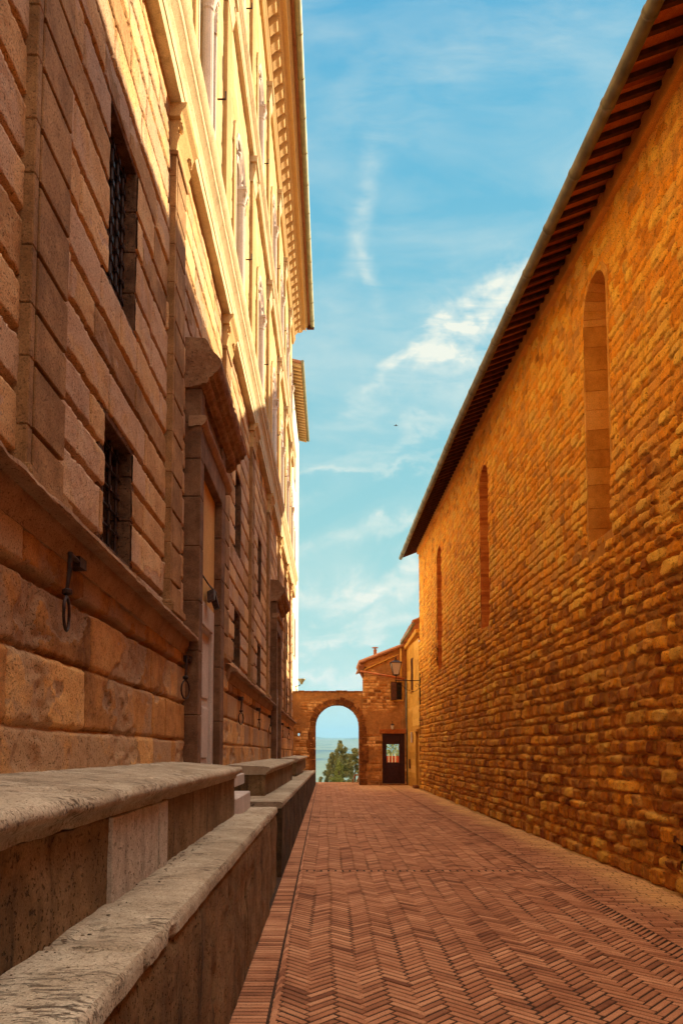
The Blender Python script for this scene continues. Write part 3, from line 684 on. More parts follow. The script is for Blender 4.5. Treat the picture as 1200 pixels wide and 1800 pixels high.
# iron hitching rings under the string course
RINGPOS = [(3.86, 0), (7.02, 1), (11.35, 1), (14.2, 0), (16.9, 1), (21.2, 0), (24.3, 1)]
RL = ['nearest iron hitching ring, hanging edge-on under the ledge of the left wall', 'iron hitching ring hanging open beside the near edge of the tall doorway',
      'iron hitching ring just beyond the tall near doorway, at the start of the second ledge', 'thin iron ring midway along the second ledge, second ring beyond the near doorway',
      'iron ring at the far end of the second ledge, just before the far doorway', 'small iron ring under the third ledge just beyond the far doorway', 'farthest iron ring under the third ledge, nearest the stone archway']
for i, (y, k) in enumerate(RINGPOS):
    x, z = -1.47 + .0097 * y, 2.60 - .0056 * y - .05
    z += (.10, -.03)[i] if i < 2 else -.10
    t = empty('hitching_ring', (x, y, z), RL[i], 'iron ring', 'iron hitching rings along the palace wall')
    b = MB(); b.box(x - .05, x + .035, y + .12, y + .23, z - .03, z + .03).tube([(x + .02, y + .14, z), (x + .03, y - .03, z)], .014, 6)
    b.tube([(x + .03, y - .02, z + .012), (x + .03, y - .03, z - .10), (x + .025, y - .045, z - .20)], [.015, .013, .010], 6)._l((x + .025, y - .045, z - .225), [(.012, -.01), (.028, .0), (.028, .02), (.012, .03)], 10, .5)
    b.build('bracket', IRON, t)
    ang = math.atan2(x, y) + R(9 if k == 0 else 25)
    g = MB(); g.ring((x + .025, y - .045, z - .335), .092, .0085, (math.sin(ang), math.cos(ang), 0), (0, 0, 1), 26, 7); g.build('ring', IRON, t, smooth=True)

# small iron bracket lamp in the doorway
t = empty('door_bracket_lamp', (-1.40, 8.2, 3.42), 'small black iron bracket lamp fixed inside the near tall doorway', 'lamp')
m = MB(); m.tube([(-1.42, 7.62, 3.60), (-1.36, 7.68, 3.50), (-1.31, 7.85, 3.42), (-1.33, 8.1, 3.45), (-1.36, 8.45, 3.50), (-1.33, 8.58, 3.48)], .010, 6); m.build('bracket', IRON, t)
MB().hexa([(-1.34, 7.98, 3.24), (-1.26, 7.98, 3.27), (-1.26, 8.06, 3.27), (-1.34, 8.06, 3.24), (-1.36, 8.06, 3.38), (-1.28, 8.06, 3.42), (-1.28, 8.2, 3.42), (-1.36, 8.2, 3.38)]).hexa([(-1.30, 8.22, 3.20), (-1.24, 8.22, 3.23), (-1.24, 8.29, 3.23), (-1.30, 8.29, 3.20), (-1.35, 8.12, 3.37), (-1.28, 8.12, 3.41), (-1.28, 8.2, 3.41), (-1.35, 8.2, 3.37)]).build('lamp_shade', IRON, t, bevel=.006)

# ------------------------------------------------------------------ benches
def bench_low(name, y0, y1, ztop, zend, x, label, cuts, seed, backx=-1.45, chips=.016):
    drop = lambda y: (zend - ztop) * (y - y0) / max(.01, (y1 - y0))
    t = empty(name, (x - .3, (y0 + y1) / 2, 0), label, 'stone bench', 'stone benches along the foot of the palace')
    T = .085
    prof = [(backx, ztop - .01), (x - .05, ztop), (x - .010, ztop - .006), (x + .002, ztop - .022), (x + .006, ztop - T + .02), (x - .012, ztop - T), (backx, ztop - T)]
    sweep('slab', prof, y0, y1, SLAB, t, frameB, .004, 9, .02, .02, seed, cuts=cuts, drop=drop, chips=chips,
          tint=lambda yy: .3 + .4 * hsh(np.searchsorted(np.array(list(cuts) + [99]), yy), np.zeros_like(yy), seed))
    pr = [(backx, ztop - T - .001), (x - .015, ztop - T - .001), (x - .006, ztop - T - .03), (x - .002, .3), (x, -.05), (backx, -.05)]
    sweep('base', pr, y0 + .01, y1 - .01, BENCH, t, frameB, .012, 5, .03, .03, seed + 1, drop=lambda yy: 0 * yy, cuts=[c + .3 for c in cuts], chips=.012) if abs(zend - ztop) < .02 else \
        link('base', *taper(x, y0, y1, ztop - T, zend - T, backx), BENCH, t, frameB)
    return t
def taper(x, y0, y1, za, zb, backx):
    ys = np.arange(y0, y1, .12).tolist() + [y1]; V = []; F = []; zs = np.linspace(0, 1, 14)
    for i, y in enumerate(ys):
        zt = za + (zb - za) * (y - y0) / (y1 - y0)
        for s in zs: V.append((x - .004 + .014 * float(vn(np.array([y * 2.2]), np.array([s * 3]), None, 3)[0]), y, -.05 + s * (zt + .05)))
        V.append((backx, y, zt)); V.append((backx, y, -.05))
    n = len(zs) + 2
    for i in range(len(ys) - 1):
        for j in range(n): F.append((i * n + j, i * n + (j + 1) % n, (i + 1) * n + (j + 1) % n, (i + 1) * n + j))
    F.append(tuple(range(n))); F.append(tuple(range((len(ys) - 1) * n, len(ys) * n)))
    return V, F
bench_low('stone_bench', -8, 6.85, .94, .94, -.565, 'long low stone bench in front with a worn pitted slab, nearest the camera', [1.05, 1.55, 2.22, 3.4, 4.7, 5.55], 11)
bench_low('stone_block', 7.15, 8.35, .885, .885, -.60, 'short broken stone slab between the two long low benches', [7.9], 13)
bench_low('stone_bench', 8.75, 30.9, .915, .66, -.57, 'far low stone bench whose slabs run down the street to the archway', [10, 11.3, 12.8, 14.2, 15.6, 17, 18.4, 20, 22, 24, 26, 28], 15)

def bench_high(y0, y1, z, rise, x, label, seed, cuts, pale=False):
    t = empty('stone_bench', (x - .3, (y0 + y1) / 2, .9), label, 'stone bench', 'stone benches along the foot of the palace')
    bx = -1.56
    prof = [(bx, z + rise), (x - .10, z + .006), (x - .045, z)] + [(x - .034 + .036 * math.sin(a), z - .036 + .036 * math.cos(a)) for a in [R(q) for q in (20, 45, 70, 90, 115, 140, 165)]] + \
        [(x - .035, z - .074), (x - .047, z - .082), (x - .052, z - .092), (x - .056, z - .112), (x - .066, z - .115), (bx, z - .115)]
    sweep('slab', prof, y0, y1, SLAB, t, frameB, .004, 9, .025, .014, seed, cuts=cuts, chips=.011)
    pr = [(bx, z - .116), (x - .07, z - .116), (x - .075, .80), (bx, .80)]
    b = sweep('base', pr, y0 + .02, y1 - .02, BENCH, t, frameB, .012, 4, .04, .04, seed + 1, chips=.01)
    return t
t = bench_high(-8, 6.72, 1.395, .05, -.815, 'long upper stone bench with a rounded lip and one pale panel, at the left', 21, [.9, 1.86, 3.9, 5.7])
t.children[0]['label'] = 'worn travertine seat slab with a rounded lip'
m = MB(); m.box(-.95, -.868, 2.88, 3.24, .93, 1.276, .9).box(-.95, -.876, 3.246, 3.68, .93, 1.276, .45).box(-.95, -.868, 3.686, 3.86, .93, 1.276, .15)
pn = m.build('panel', BENCHW, t, frameB, bevel=.004); pn['label'] = 'pale whitish stone panel in the riser'
bench_high(10.1, 17.7, 1.31, .03, -.83, 'middle upper stone bench with an eroded slab, beyond the near doorway', 25, [11.5, 13.2, 15.1, 16.4])
bench_high(20.6, 29.5, 1.30, .02, -.86, 'farthest upper stone bench, ending beside the archway', 27, [22, 24, 26.5])
st = MB(); st.box(-1.55, -.905, 6.95, 8.25, .80, 1.075).box(-1.55, -1.18, 6.80, 10.0, 1.076, 1.225)
o = st.build('door_step', WHITE, None, frameB, bevel=.012, origin=(-1.2, 8, .8)); tag(o, 'pale stone steps leading up to the tall near doorway between the benches', 'steps')

def litter():
    r = random.Random(31); m = MB()
    for k in range(70):
        c = r.choice([2.9, 3.6, 4.4, 5.2, 1.9]); y = r.gauss(c, .35); x = -.865 + abs(r.gauss(0, .05)) + .0056 * y
        if r.random() < .12: x = r.uniform(-.85, -.62); y = r.uniform(1.2, 6.6)
        if not 1 < y < 6.7: continue
        a = r.uniform(0, 6.3); q = r.uniform(.003, .011); z = .940
        P = [(x + q * math.cos(a + t) * w, y + q * math.sin(a + t) * w, z + h) for h, w in ((0, 1), (r.uniform(.001, .003), .7)) for t in (0, 1.57, 3.14, 4.71)]
        m.hexa(P, r.random())
    o = m.build('leaf_litter', plain('dry_litter', (.12, .08, .05), .9, 0, 60, .8)); tag(o, 'dry leaf bits and grit along the back of the front low bench', None, None, 'stuff')
litter()

# ------------------------------------------------------------------ church
church = empty('church', (6, 10, 0), 'tall church side wall of rough orange rubble stone with blind lancet niches and tiled eaves', 'church')
CX, CEND = 3.85, 28.2
GY = [-8, 5.5, 7, 9, 12, 16.3, 22, 28.6]; GZ = [8.55, 8.60, 8.66, 8.78, 8.99, 9.22, 9.34, 9.42]
def gz(y): return np.interp(y, GY, GZ)
NICHE = [(9.22, 10.04, 4.50, 8.30), (16.15, 17.05, 4.45, 8.38), (22.75, 23.65, 4.2, 8.35)]
def church_wall():
    r = random.Random(77)
    rows = [0]; 
    while rows[-1] < 9.8: rows.append(rows[-1] + r.uniform(.12, .215) * (1.0 if rows[-1] < 5 else .84))
    js = joints_of(rows, -8, 29, .09, .38, r)
    SE = 101
    def f(u, v):
        wu = u + .022 * fbm(u * 3.1, v * 3.1, None, 3, 1); wv = v + .022 * fbm(u * 1.7, v * 3.0, None, 3, 2) + .028 * vn(u * .45, v * .6, None, 6)
        ri, ci, dz, dy, hz, wy, zc, yc = cells(wu, wv, rows, js)
        rn, r2, r3 = hsh(ri, ci, SE), hsh(ri, ci, SE + 1), hsh(ri, ci, SE + 2)
        low = 1 - sst(3.2, 6.2, v + .8 * fbm(u * .5, v * .5, None, 2, 31))
        # shrink each stone irregularly, rounded corners
        a = (wu - yc) / (wy / 2 - .002 - .008 * r2); b = (wv - zc) / (hz / 2 - .003 - .010 * r3)
        p = 2.6 + 3.5 * hsh(ri, ci, SE + 5); rr = (np.abs(a) ** p + np.abs(b) ** p) ** (1 / p)
        e = (1 - rr) * np.minimum(wy, hz) / 2 + .013 * fbm(u * 17, v * 17, None, 4, 3)
        bev = .008 + .010 * low
        st = sst(-.004, bev, e)
        H = (.030 + .034 * low) * (.55 + .75 * rn)
        h = H * st + (.012 * (1 - st) * low) * 0 + (.004 + .011 * low) * fbm(u * 9, v * 9, None, 4, 5) + .004 * low * fbm(u * 34, v * 34, None, 2, 6)
        h = h + (.02 * low) * (rn - .5) * st + .018 * fbm(u * .6, v * .6, None, 3, 8)
        # tilt of stone faces
        h = h + st * ((r2 - .5) * a + (r3 - .6) * b) * (.006 + .012 * low)
        mo = (1 - sst(0.0, .012, e)) * (.35 + .65 * low) * (.65 + .45 * sst(-.3, .5, fbm(u * .8, v * .8, None, 2, 12)))
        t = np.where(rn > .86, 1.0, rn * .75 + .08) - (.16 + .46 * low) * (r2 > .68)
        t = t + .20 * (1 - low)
        # putlog / repair patches of brick
        for (y0, z0) in ((7.75, 4.35), (11.9, 5.6), (14.2, 2.6), (10.8, 7.2), (20, 3)):
            k = (np.abs(u - y0) < .16) & (np.abs(v - z0) < .24); t = np.where(k, .95, t); h = np.where(k, .012 - .014 * (np.mod(v, .062) < .012), h); mo = np.where(k, .3, mo)
        for (y0, z0) in ((13.45, 1.2), (13.5, 3.0), (13.4, 2.1)):
            k = np.exp(-((u - y0) / .07) ** 2 - ((v - z0) / .7) ** 4); mo = np.maximum(mo, k * .8); h = h * (1 - .7 * k)
        return h, {'tint': np.clip(t, 0, 1.1), 'mortar': np.clip(mo, 0, 1), 'hue': r3}
    holes = [(a, b, c, d, 'a') for a, b, c, d in NICHE] + [(7.52, 7.68, .27, .54)]
    ex = [q for h in holes for q in h[:2]]
    yg = graded(-8, CEND, .0175, 7.5, 1.6, ex)
    zg = np.unique(np.round(np.append(np.arange(-.02, 9.45, .0185), [n[2] for n in NICHE] + [.27, .54]), 4))
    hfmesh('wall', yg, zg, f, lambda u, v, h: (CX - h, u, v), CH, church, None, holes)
    # far end wall and mass
    def fe(u, v): h, a = f(u + 40, v); return h * .6, a
    hfmesh('end_wall', np.arange(CX - .02, 12, .03), np.arange(0, 9.3, .03), fe, lambda u, v, h: (u, CEND + h, v), CH, church)
    MB().box(4.9, 16, -8, CEND - .05, 0, 9.2).box(CX + .04, 4.9, CEND - .9, CEND - .01, 0, 9.2).box(CX + .06, 4.9, -8, CEND, 8.75, 9.2).box(CX + .06, 4.9, -8, CEND, -.1, .1).build('inner_wall', CHF, church)
church_wall()
def niches():
    r = random.Random(9)
    for i, (a, b, z0, z1) in enumerate(NICHE):
        D = .62; rr = (b - a) / 2; c = (a + b) / 2; zs = z1 - rr; m = MB(); mat = REV if i == 0 else BRK
        sp = .10
        for s in (-1, 1):
            z = z0 - .1
            while z < zs:
                zz = min(zs, z + (r.uniform(.24, .36) if i == 0 else r.uniform(.055, .07)))
                t = r.uniform(.1, .9); yo = c + s * rr; yi = c + s * (rr - sp); dp = r.uniform(0, .006) if i else r.uniform(0, .003)
                P = [(CX - .022, yo + s * .0, z + .003), (CX + D, yi, z + .003), (CX + D, yo + s * .3, z + .003), (CX - .022, yo + s * .055, z + .003)]
                P = [(p[0], p[1] - s * dp, p[2]) for p in P]
                m.hexa(P + [(p[0], p[1], zz - .003 + .0) for p in P], t); 
                m.hexa([(CX - .01, yo + s * .008, zz - .004), (CX + D, yi + s * .008, zz - .004), (CX + D, yo + s * .3, zz - .004), (CX - .01, yo + s * .05, zz - .004)] + [(CX - .01, yo + s * .008, zz + .004), (CX + D, yi + s * .008, zz + .004), (CX + D, yo + s * .3, zz + .004), (CX - .01, yo + s * .05, zz + .004)], .0)
                z = zz
        N = 10 if i == 0 else 26
        for k in range(N):
            a0, a1 = math.pi * k / N + .004, math.pi * (k + 1) / N - .004; t = r.uniform(.1, .9); P = []
            for (xx, r0, r1) in ((CX - .022, rr - .006, rr + .10), (CX + D, rr - sp, rr + .3)):
                for q, aa in ((r0, a0), (r1, a0), (r1, a1), (r0, a1)): P.append((xx, c + q * math.cos(aa), zs + q * math.sin(aa)))
            m.hexa(P, t)
        w = m.build('niche', mat, church)
        # sloping sill
        MB().hexa([(CX - .02, a - .05, z0 - .30), (CX + D, a - .05, z0 - .30), (CX + D, b + .05, z0 - .30), (CX - .02, b + .05, z0 - .30), (CX - .022, a - .05, z0 - .01), (CX + D, a - .05, z0 + .42), (CX + D, b + .05, z0 + .42), (CX - .022, b + .05, z0 - .01)]).build('sill', REV, w, bevel=.01)
        MB().box(CX + D - .002, CX + D + .08, a - .3, b + .3, z0 - .2, z1 + .3).build('infill', CHF, w)
    m = MB().box(3.90, 4.3, 7.45, 7.52, .22, .56).box(3.9, 4.3, 7.68, 7.75, .22, .56).box(3.9, 4.3, 7.45, 7.75, .54, .6).box(3.9, 4.3, 7.45, 7.75, .2, .27); v = m.build('vent', BRK, church)
    MB().box(4.28, 4.34, 7.4, 7.8, .2, .6).build('vent_back', DARK, v); MB().box(CX - .055, CX + .1, 7.40, 7.80, .545, .62).build('lintel', SHUT, v, bevel=.006)
niches()
def eaves():
    ys = np.concatenate([np.arange(-8, 4, 1.0), np.arange(4, CEND + .01, .30)]); r = random.Random(4)
    # smooth frieze band in long blocks
    m = MB(); y = -8
    while y < CEND - .01:
        y1 = min(CEND, y + r.uniform(.55, .95)); q = [(CX - .105 + r.uniform(-.004, .004)), CX + .08]; za, zb = gz(y), gz(y1 - .008); t = r.uniform(.2, .8)
        if CEND - y1 < .3: y1 = CEND
        m.hexa([(q[0], y, za + .06), (q[1], y, za + .06), (q[1], y1 - .008, zb + .06), (q[0], y1 - .008, zb + .06), (q[0], y, za + .50), (q[1], y, za + .50), (q[1], y1 - .008, zb + .50), (q[0], y1 - .008, zb + .50)], t)
        m.hexa([(CX - .03, y1 - .01, zb + .07), (q[1], y1 - .01, zb + .07), (q[1], y1 + .002, zb + .07), (CX - .03, y1 + .002, zb + .07), (CX - .03, y1 - .01, zb + .5), (q[1], y1 - .01, zb + .5), (q[1], y1 + .002, zb + .5), (CX - .03, y1 + .002, zb + .5)], .1)
        y = y1
    m.build('frieze', CHF, church)
    # roof slab and soffit tiles
    XE = 3.20; SL = .38
    def strip(name, off0, off1, mat, xa, xb, y0=-8, y1=CEND + .35, jit=0):
        m = MB(); y = y0
        while y < y1 - .001:
            yy = min(y + .30, y1)
            z = lambda x, Y, o: float(gz(Y)) + .10 + SL * (x - XE) + o
            j = r.uniform(-jit, jit)
            m.hexa([(xa, y, z(xa, y, off0) + j), (xb, y, z(xb, y, off0) + j), (xb, yy, z(xb, yy, off0) + j), (xa, yy, z(xa, yy, off0) + j), (xa, y, z(xa, y, off1)), (xb, y, z(xb, y, off1)), (xb, yy, z(xb, yy, off1)), (xa, yy, z(xa, yy, off1))], r.uniform(0, 1)); y = yy
        return m.build(name, mat, church)
    strip('soffit', .0, .05, SOFF, XE - .02, 3.95, jit=.004)
    strip('roof', .052, .13, TILE, XE - .05, 11.0)
    m = MB(); y = -8 if False else 3.0
    for side in (0,):
        while y < CEND + .3: m.tube([(XE + .06, y, float(gz(y)) + .25), (XE + 1.2, y, float(gz(y)) + .25 + SL * 1.14)], .05, 6); y += .21
    m.build('roof_tiles', TILE, church)
    MB().hexa([(11, -8, 8.6), (16, -8, 8.6), (16, CEND + .3, 8.6), (11, CEND + .3, 8.6), (11, -8, 11.6), (16, -8, 10), (16, CEND + .3, 10), (11, CEND + .3, 12.4)]).build('far_roof', TILE, church)
    y = 5.0
    while y < CEND + .3:
        z = float(gz(y)) + .10; MB().hexa([(XE, y, z - .062), (3.90, y, z - .062 + SL * .7), (3.90, y + .055, z - .062 + SL * .7), (XE, y + .055, z - .062), (XE, y, z - .002), (3.90, y, z + SL * .7 - .002), (3.9, y + .055, z + SL * .7 - .002), (XE, y + .055, z - .002)]).build('rafter', RAFT, church); y += .262
    g = MB(); pts = [(3.13, float(y), float(gz(y))) for y in np.concatenate([np.arange(-8, CEND + .3, .6), [CEND + .35]])]
    g.tube(pts, .078, 14); y = 1.2
    while y < CEND: g.tube([(3.13, y, float(gz(y))), (3.13, y + .035, float(gz(y + .035)))], .086, 14); y += 1.02
    gg = g.build('gutter', GUT, church, smooth=True)
    MB().hexa([(XE - .03, CEND + .33, gz(28.5) + .0), (CX + .02, CEND + .33, gz(28.5) + .27), (CX + .02, CEND + .37, gz(28.5) + .27), (XE - .03, CEND + .37, gz(28.5) + .0), (XE - .03, CEND + .33, gz(28.5) + .17), (CX + .02, CEND + .33, gz(28.5) + .42), (CX + .02, CEND + .37, gz(28.5) + .42), (XE - .03, CEND + .37, gz(28.5) + .17)]).build('verge_board', SHUT, church)
    # unseen block added behind the eaves, shaped to throw the tall palace shadow
    t = MB().ext([(19.5, 8.8), (26.6, 8.8), (26.6, 15.4), (26.0, 15.9), (19.5, 12.1)], 6.6, 7.6, 'x'); t.build('shadow_block', CHF, church)
eaves()

# ------------------------------------------------------------------ archway, houses at the end of the street
AY = 31.3
def rubble(seed, lo=.09, hi=.17, jl=.12, jh=.38, amp=.02, mort=.8):
    r = random.Random(seed); rows = rows_of(-.1, 8, lo, hi, r); js = joints_of(rows, -8, 8, jl, jh, r)
    def f(u, v):
        wu = u + .02 * fbm(u * 3, v * 3, None, 3, seed); wv = v + .02 * fbm(u * 2, v * 3, None, 3, seed + 2)
        ri, ci, dz, dy, hz, wy, zc, yc = cells(wu, wv, rows, js); rn = hsh(ri, ci, seed)
        e = np.minimum(dz, dy) + .008 * fbm(u * 14, v * 14, None, 3, seed + 3); st = sst(0, .03, e)
        bare = sst(-.25, .15, fbm(u * .7 + 5, v * .7, None, 3, seed + 7))
        h = amp * (st * (.5 + rn) * bare) + .010 * fbm(u * 5, v * 5, None, 4, seed + 4)
        return h, {'tint': rn * 1.1 * bare + .3 * (1 - bare) - .02, 'mortar': np.clip((1 - st) * mort * bare + (1 - bare) * .35, 0, 1)}
    return f
arch = empty('archway', (.6, AY, 0), 'stone archway closing the end of the street, open to hills and cypresses', 'archway')
def archway():
    x0, x1 = -1.75, 1.70; cx, rad, zs = .58, .975, 2.60; f = rubble(41)
    ug = np.arange(x0, x1 + .001, .02); vg = np.arange(-.05, 4.14, .02)
    U, V = np.meshgrid(ug, vg, indexing='ij')
    hole = (cx - rad - .0, cx + rad, -.06, zs + rad, 'a')
    top = lambda u: 4.10 + .03 * vn(u * 4, u * 0, None, 5) 
    def mp(u, v, h): vv = np.where(v > 4.11, 4.13 + .03 * vn(u * 5, u * 0, None, 5), v); return (u, AY - h, vv)
    hfmesh('wall', ug, vg, f, mp, HOUSE, arch, None, [(cx - rad, cx + rad, -1, zs + rad, 'a'), (-1.17, -1.08, 2.16, 2.30)])
    hfmesh('back_wall', np.arange(x0, x1 + .02, .05), np.arange(-.05, 4.14, .05), lambda u, v: (f(u + 9, v)[0] * .5, f(u + 9, v)[1]), lambda u, v, h: (u, AY + .72 + h, v), HOUSE, arch, None, [(cx - rad, cx + rad, -1, zs + rad, 'a'), (-1.2, -1.05, 2.14, 2.32)])
    m = MB(); m.box(x0, x1, AY + .02, AY + .70, 4.06, 4.12)
    r = random.Random(6); x = x0
    while x < x1: w = r.uniform(.18, .4); m.box(x, min(x + w - .01, x1), AY - .035, AY + .76, 4.121, 4.16 + r.uniform(0, .035), r.random()); x += w
    m.build('coping', HOUSE, arch, bevel=.008); MB().box(1.60, 1.78, AY + .03, AY + .70, -.05, 4.05).build('core', HOUSE, arch)
    a = MB(); N = 17
    for k in range(N):
        a0, a1 = math.pi * k / N + .006, math.pi * (k + 1) / N - .006; ro = rad + .26 + r.uniform(-.06, .07); P = []; t = r.uniform(.05, .75)
        for yy in (AY - .022, AY + .74):
            for q, aa in ((rad - .012, a0), (ro, a0), (ro, a1), (rad - .012, a1)): P.append((cx + q * math.cos(aa), yy, zs + q * math.sin(aa)))
        a.hexa(P, t)
    a.build('arch_ring', TRIM if False else HOUSE, arch, bevel=.012)
    for s in (-1, 1):
        j = MB(); z = -.05
        while z < zs - .01:
            zz = min(zs, z + r.uniform(.28, .5)); xa = cx + s * (rad - .008); xb = cx + s * (rad + r.uniform(.25, .42)); a_, b_ = sorted((xa, xb)); j.box(a_, b_, AY - .03, AY + .74, z + .004, zz - .004, r.uniform(0, .6)); z = zz
        j.build('jamb', HOUSE, arch, bevel=.012)
archway()

house = empty('stone_house', (2.7, AY + 2, 0), 'small rubble stone house beside the archway with a dark red door', 'house')
def stonehouse():
    f = rubble(57, .10, .19); hx0, hx1 = 1.70, 3.72
    roofz = lambda u: 5.44 + (u - hx0) * .405
    D = (2.56, 3.55, .06, 2.27); Wn = (2.96, 3.46, 3.77, 4.56)
    ug = np.unique(np.append(np.arange(hx0, hx1 + .001, .022), [D[0], D[1], Wn[0], Wn[1]])); s = np.linspace(0, 1, 270)
    def hf(u, v): return f(u, np.minimum(v, 7.9))
    vg = np.unique(np.append(np.arange(-.05, 6.3, .022), [D[2], D[3], Wn[2], Wn[3]]))
    o = hfmesh('wall', ug, vg, hf, lambda u, v, h: (u, AY - h, np.minimum(v, roofz(u))), HOUSE, house, None, [D, Wn])
    # side walls, back and the passage behind the door
    m = MB(); m.hexa([(hx0, AY + .03, -.05), (hx0 + .55, AY + .03, -.05), (hx0 + .55, 36, -.05), (hx0 + .32, 36, -.05), (hx0, AY + .03, 5.4), (hx0 + .55, AY + .03, 5.4), (hx0 + .55, 36, 5.4), (hx0 + .32, 36, 5.4)]).box(hx0 + .552, 2.40, AY + .03, 36, -.05, 5.6).box(2.40, 5.5, AY + .4, 36, 2.5, 5.7).box(4.6, 5.5, AY + .4, 36, -.05, 2.5)
    m.box(2.40, 2.56, AY + .03, AY + .4, -.05, 5.6).box(3.55, 3.7, AY + .03, AY + .4, -.05, 5.6).box(2.56, 3.55, AY + .03, AY + .4, 2.27, 3.77).box(2.56, 2.96, AY + .03, AY + .4, 3.77, 4.56).box(3.46, 3.55, AY + .03, AY + .4, 3.77, 4.56).box(2.56, 3.55, AY + .03, AY + .4, 4.56, 5.6)
    m.build('back_wall', PLAST, house)
    r = random.Random(3); rf = MB()
    rf.hexa([(hx0 - .09, AY - .10, 5.40), (3.42, AY - .10, 6.10), (3.42, 36, 6.10), (hx0 - .09, 36, 5.40), (hx0 - .09, AY - .10, 5.47), (3.42, AY - .10, 6.17), (3.42, 36, 6.17), (hx0 - .09, 36, 5.47)])
    y = AY - .04
    for k in range(12):   # cover tiles along the verge run up the slope
        xx = hx0 - .14 + k * .28; z = 5.46 + (xx - hx0) * .405
        rf.tube([(xx, AY - .06, z + .02 + .02 * (k % 2)), (xx + .30, AY - .06, z + .12 + r.uniform(0, .02))], [.072, .058], 7)
    for j in range(1, 12):
        y = AY - .06 + j * .26; rf.tube([(hx0 - .14, y, 5.49), (3.5, y, 6.25)], .07, 6)
    rfo = rf.build('roof', TILE, house)
    MB().hexa([(1.78, AY - .06, 5.10), (3.30, AY - .06, 5.78), (3.30, AY - .0, 5.78), (1.78, AY - .0, 5.10), (1.78, AY - .06, 5.14), (3.30, AY - .06, 5.82), (3.30, AY, 5.82), (1.78, AY, 5.14)]).build('drip_course', PLAST, house)
    ch = MB()._l((2.32, AY + .8, 5.6), [(.075, 0), (.075, .50), (.085, .5), (.085, .54), (.03, .54), (.03, .60), (.14, .60), (.15, .63), (.02, .66)], 10, .4); ch.build('chimney', TILE, rfo)
    # eaves piece at the left corner and the copper gutter sloping across the front
    MB().hexa([(1.52, AY - .12, 5.02), (1.76, AY - .12, 4.96), (1.76, AY + .6, 4.96), (1.52, AY + .6, 5.02), (1.50, AY - .12, 5.30), (1.76, AY - .12, 5.34), (1.76, AY + .6, 5.34), (1.5, AY + .6, 5.30)]).ext([(1.60, 5.0), (1.74, 4.96), (1.74, 4.75)], AY - .05, AY + .5).build('eave_corner', TILE, house, bevel=.01)
    MB().tube([(1.58, AY - .13, 5.04), (3.55, AY - .13, 4.70)], .042, 10).build('copper_gutter', COPP, house, smooth=True)
    p = MB().tube([(3.40, AY - .12, 6.05), (3.40, AY - .12, 4.76)], .04, 8); p.build('downpipe', PLAST, house, smooth=True)
    MB().tube([(3.62, AY - .09, 4.68), (3.62, AY - .09, 2.9), (3.65, AY - .07, 2.6), (3.65, AY - .07, 0)], .038, 8).build('downpipe', GUT, house, smooth=True)
    # window with one open shutter
    w = MB(); a, b, c, d = Wn
    w.box(a - .06, a, AY - .02, AY + .1, c - .06, d + .06).box(b, b + .06, AY - .02, AY + .1, c - .06, d + .06).box(a - .001, b + .001, AY - .02, AY + .1, d, d + .06).box(a - .05, b + .05, AY - .06, AY + .1, c - .07, c)
    wo = w.build('window', PLAST, house, bevel=.006)
    MB().box(a, b, AY + .09, AY + .12, c, d).build('pane', DARK, wo)
    fm = MB().box(a, a + .04, AY + .06, AY + .088, c, d).box(b - .04, b, AY + .06, AY + .088, c, d).box(a + .04, b - .04, AY + .06, AY + .088, d - .04, d).box(a + .04, b - .04, AY + .06, AY + .088, c, c + .04); fm.build('frame', SHUT, wo)
    sh = MB(); sh.box(a - .02, a + .24, AY - .10, AY - .07, c - .02, d + .02)
    for k in range(13): z = c + .03 + k * .055; sh.hexa([(a + .01, AY - .118, z), (a + .21, AY - .118, z), (a + .21, AY - .10, z + .012), (a + .01, AY - .10, z + .012), (a + .01, AY - .116, z + .02), (a + .21, AY - .116, z + .02), (a + .21, AY - .10, z + .04), (a + .01, AY - .10, z + .04)])
    sh.build('shutter', SHUT, wo)
    # door
    a, b, c, d = D; fr = MB(); fr.box(a, a + .09, AY + .02, AY + .14, c, d).box(b - .09, b, AY + .02, AY + .14, c, d).box(a + .09, b - .09, AY + .02, AY + .14, d - .09, d)
    fo = fr.build('door', DOORM, house, bevel=.006)
    lf = MB(); x0, x1 = a + .09, b - .09; lf.box(x0, x0 + .10, AY + .05, AY + .10, c, d - .09).box(x1 - .16, x1, AY + .05, AY + .10, c, d - .09).box(x0 + .10, x1 - .16, AY + .05, AY + .10, 1.80, d - .09).box(x0 + .10, x1 - .16, AY + .05, AY + .10, c, 1.0)
    lf.box(x0 + .16, x1 - .22, AY + .035, AY + .05, c + .12, .88)
    lf.build('leaf', DOORM, fo, bevel=.006)
    MB().box(x0 + .10, x1 - .16, AY + .07, AY + .078, 1.0, 1.8).build('pane', CLEAR, fo)
    MB().tube([(x0 + .05, AY + .05, 1.05), (x0 + .05, AY + .0, 1.05), (x0 + .13, AY + .0, 1.05)], .010, 6).build('handle', IRON, fo)
    MB().box(a - .12, b + .1, AY - .16, AY + .2, -.02, .055).build('doorstep', HOUSE, house, bevel=.01)
    # lintel of brick over the door
    MB().box(a - .12, b + .1, AY - .028, AY + .02, d + .002, d + .19).build('lintel', BRK, house, bevel=.01)
CLEAR, nt_, b_ = base('clear_glass', .05); b_.inputs['Transmission Weight'].default_value = 1.0; b_.inputs['IOR'].default_value = 1.05; b_.inputs['Base Color'].default_value = (.9, .95, .9, 1)
stonehouse()

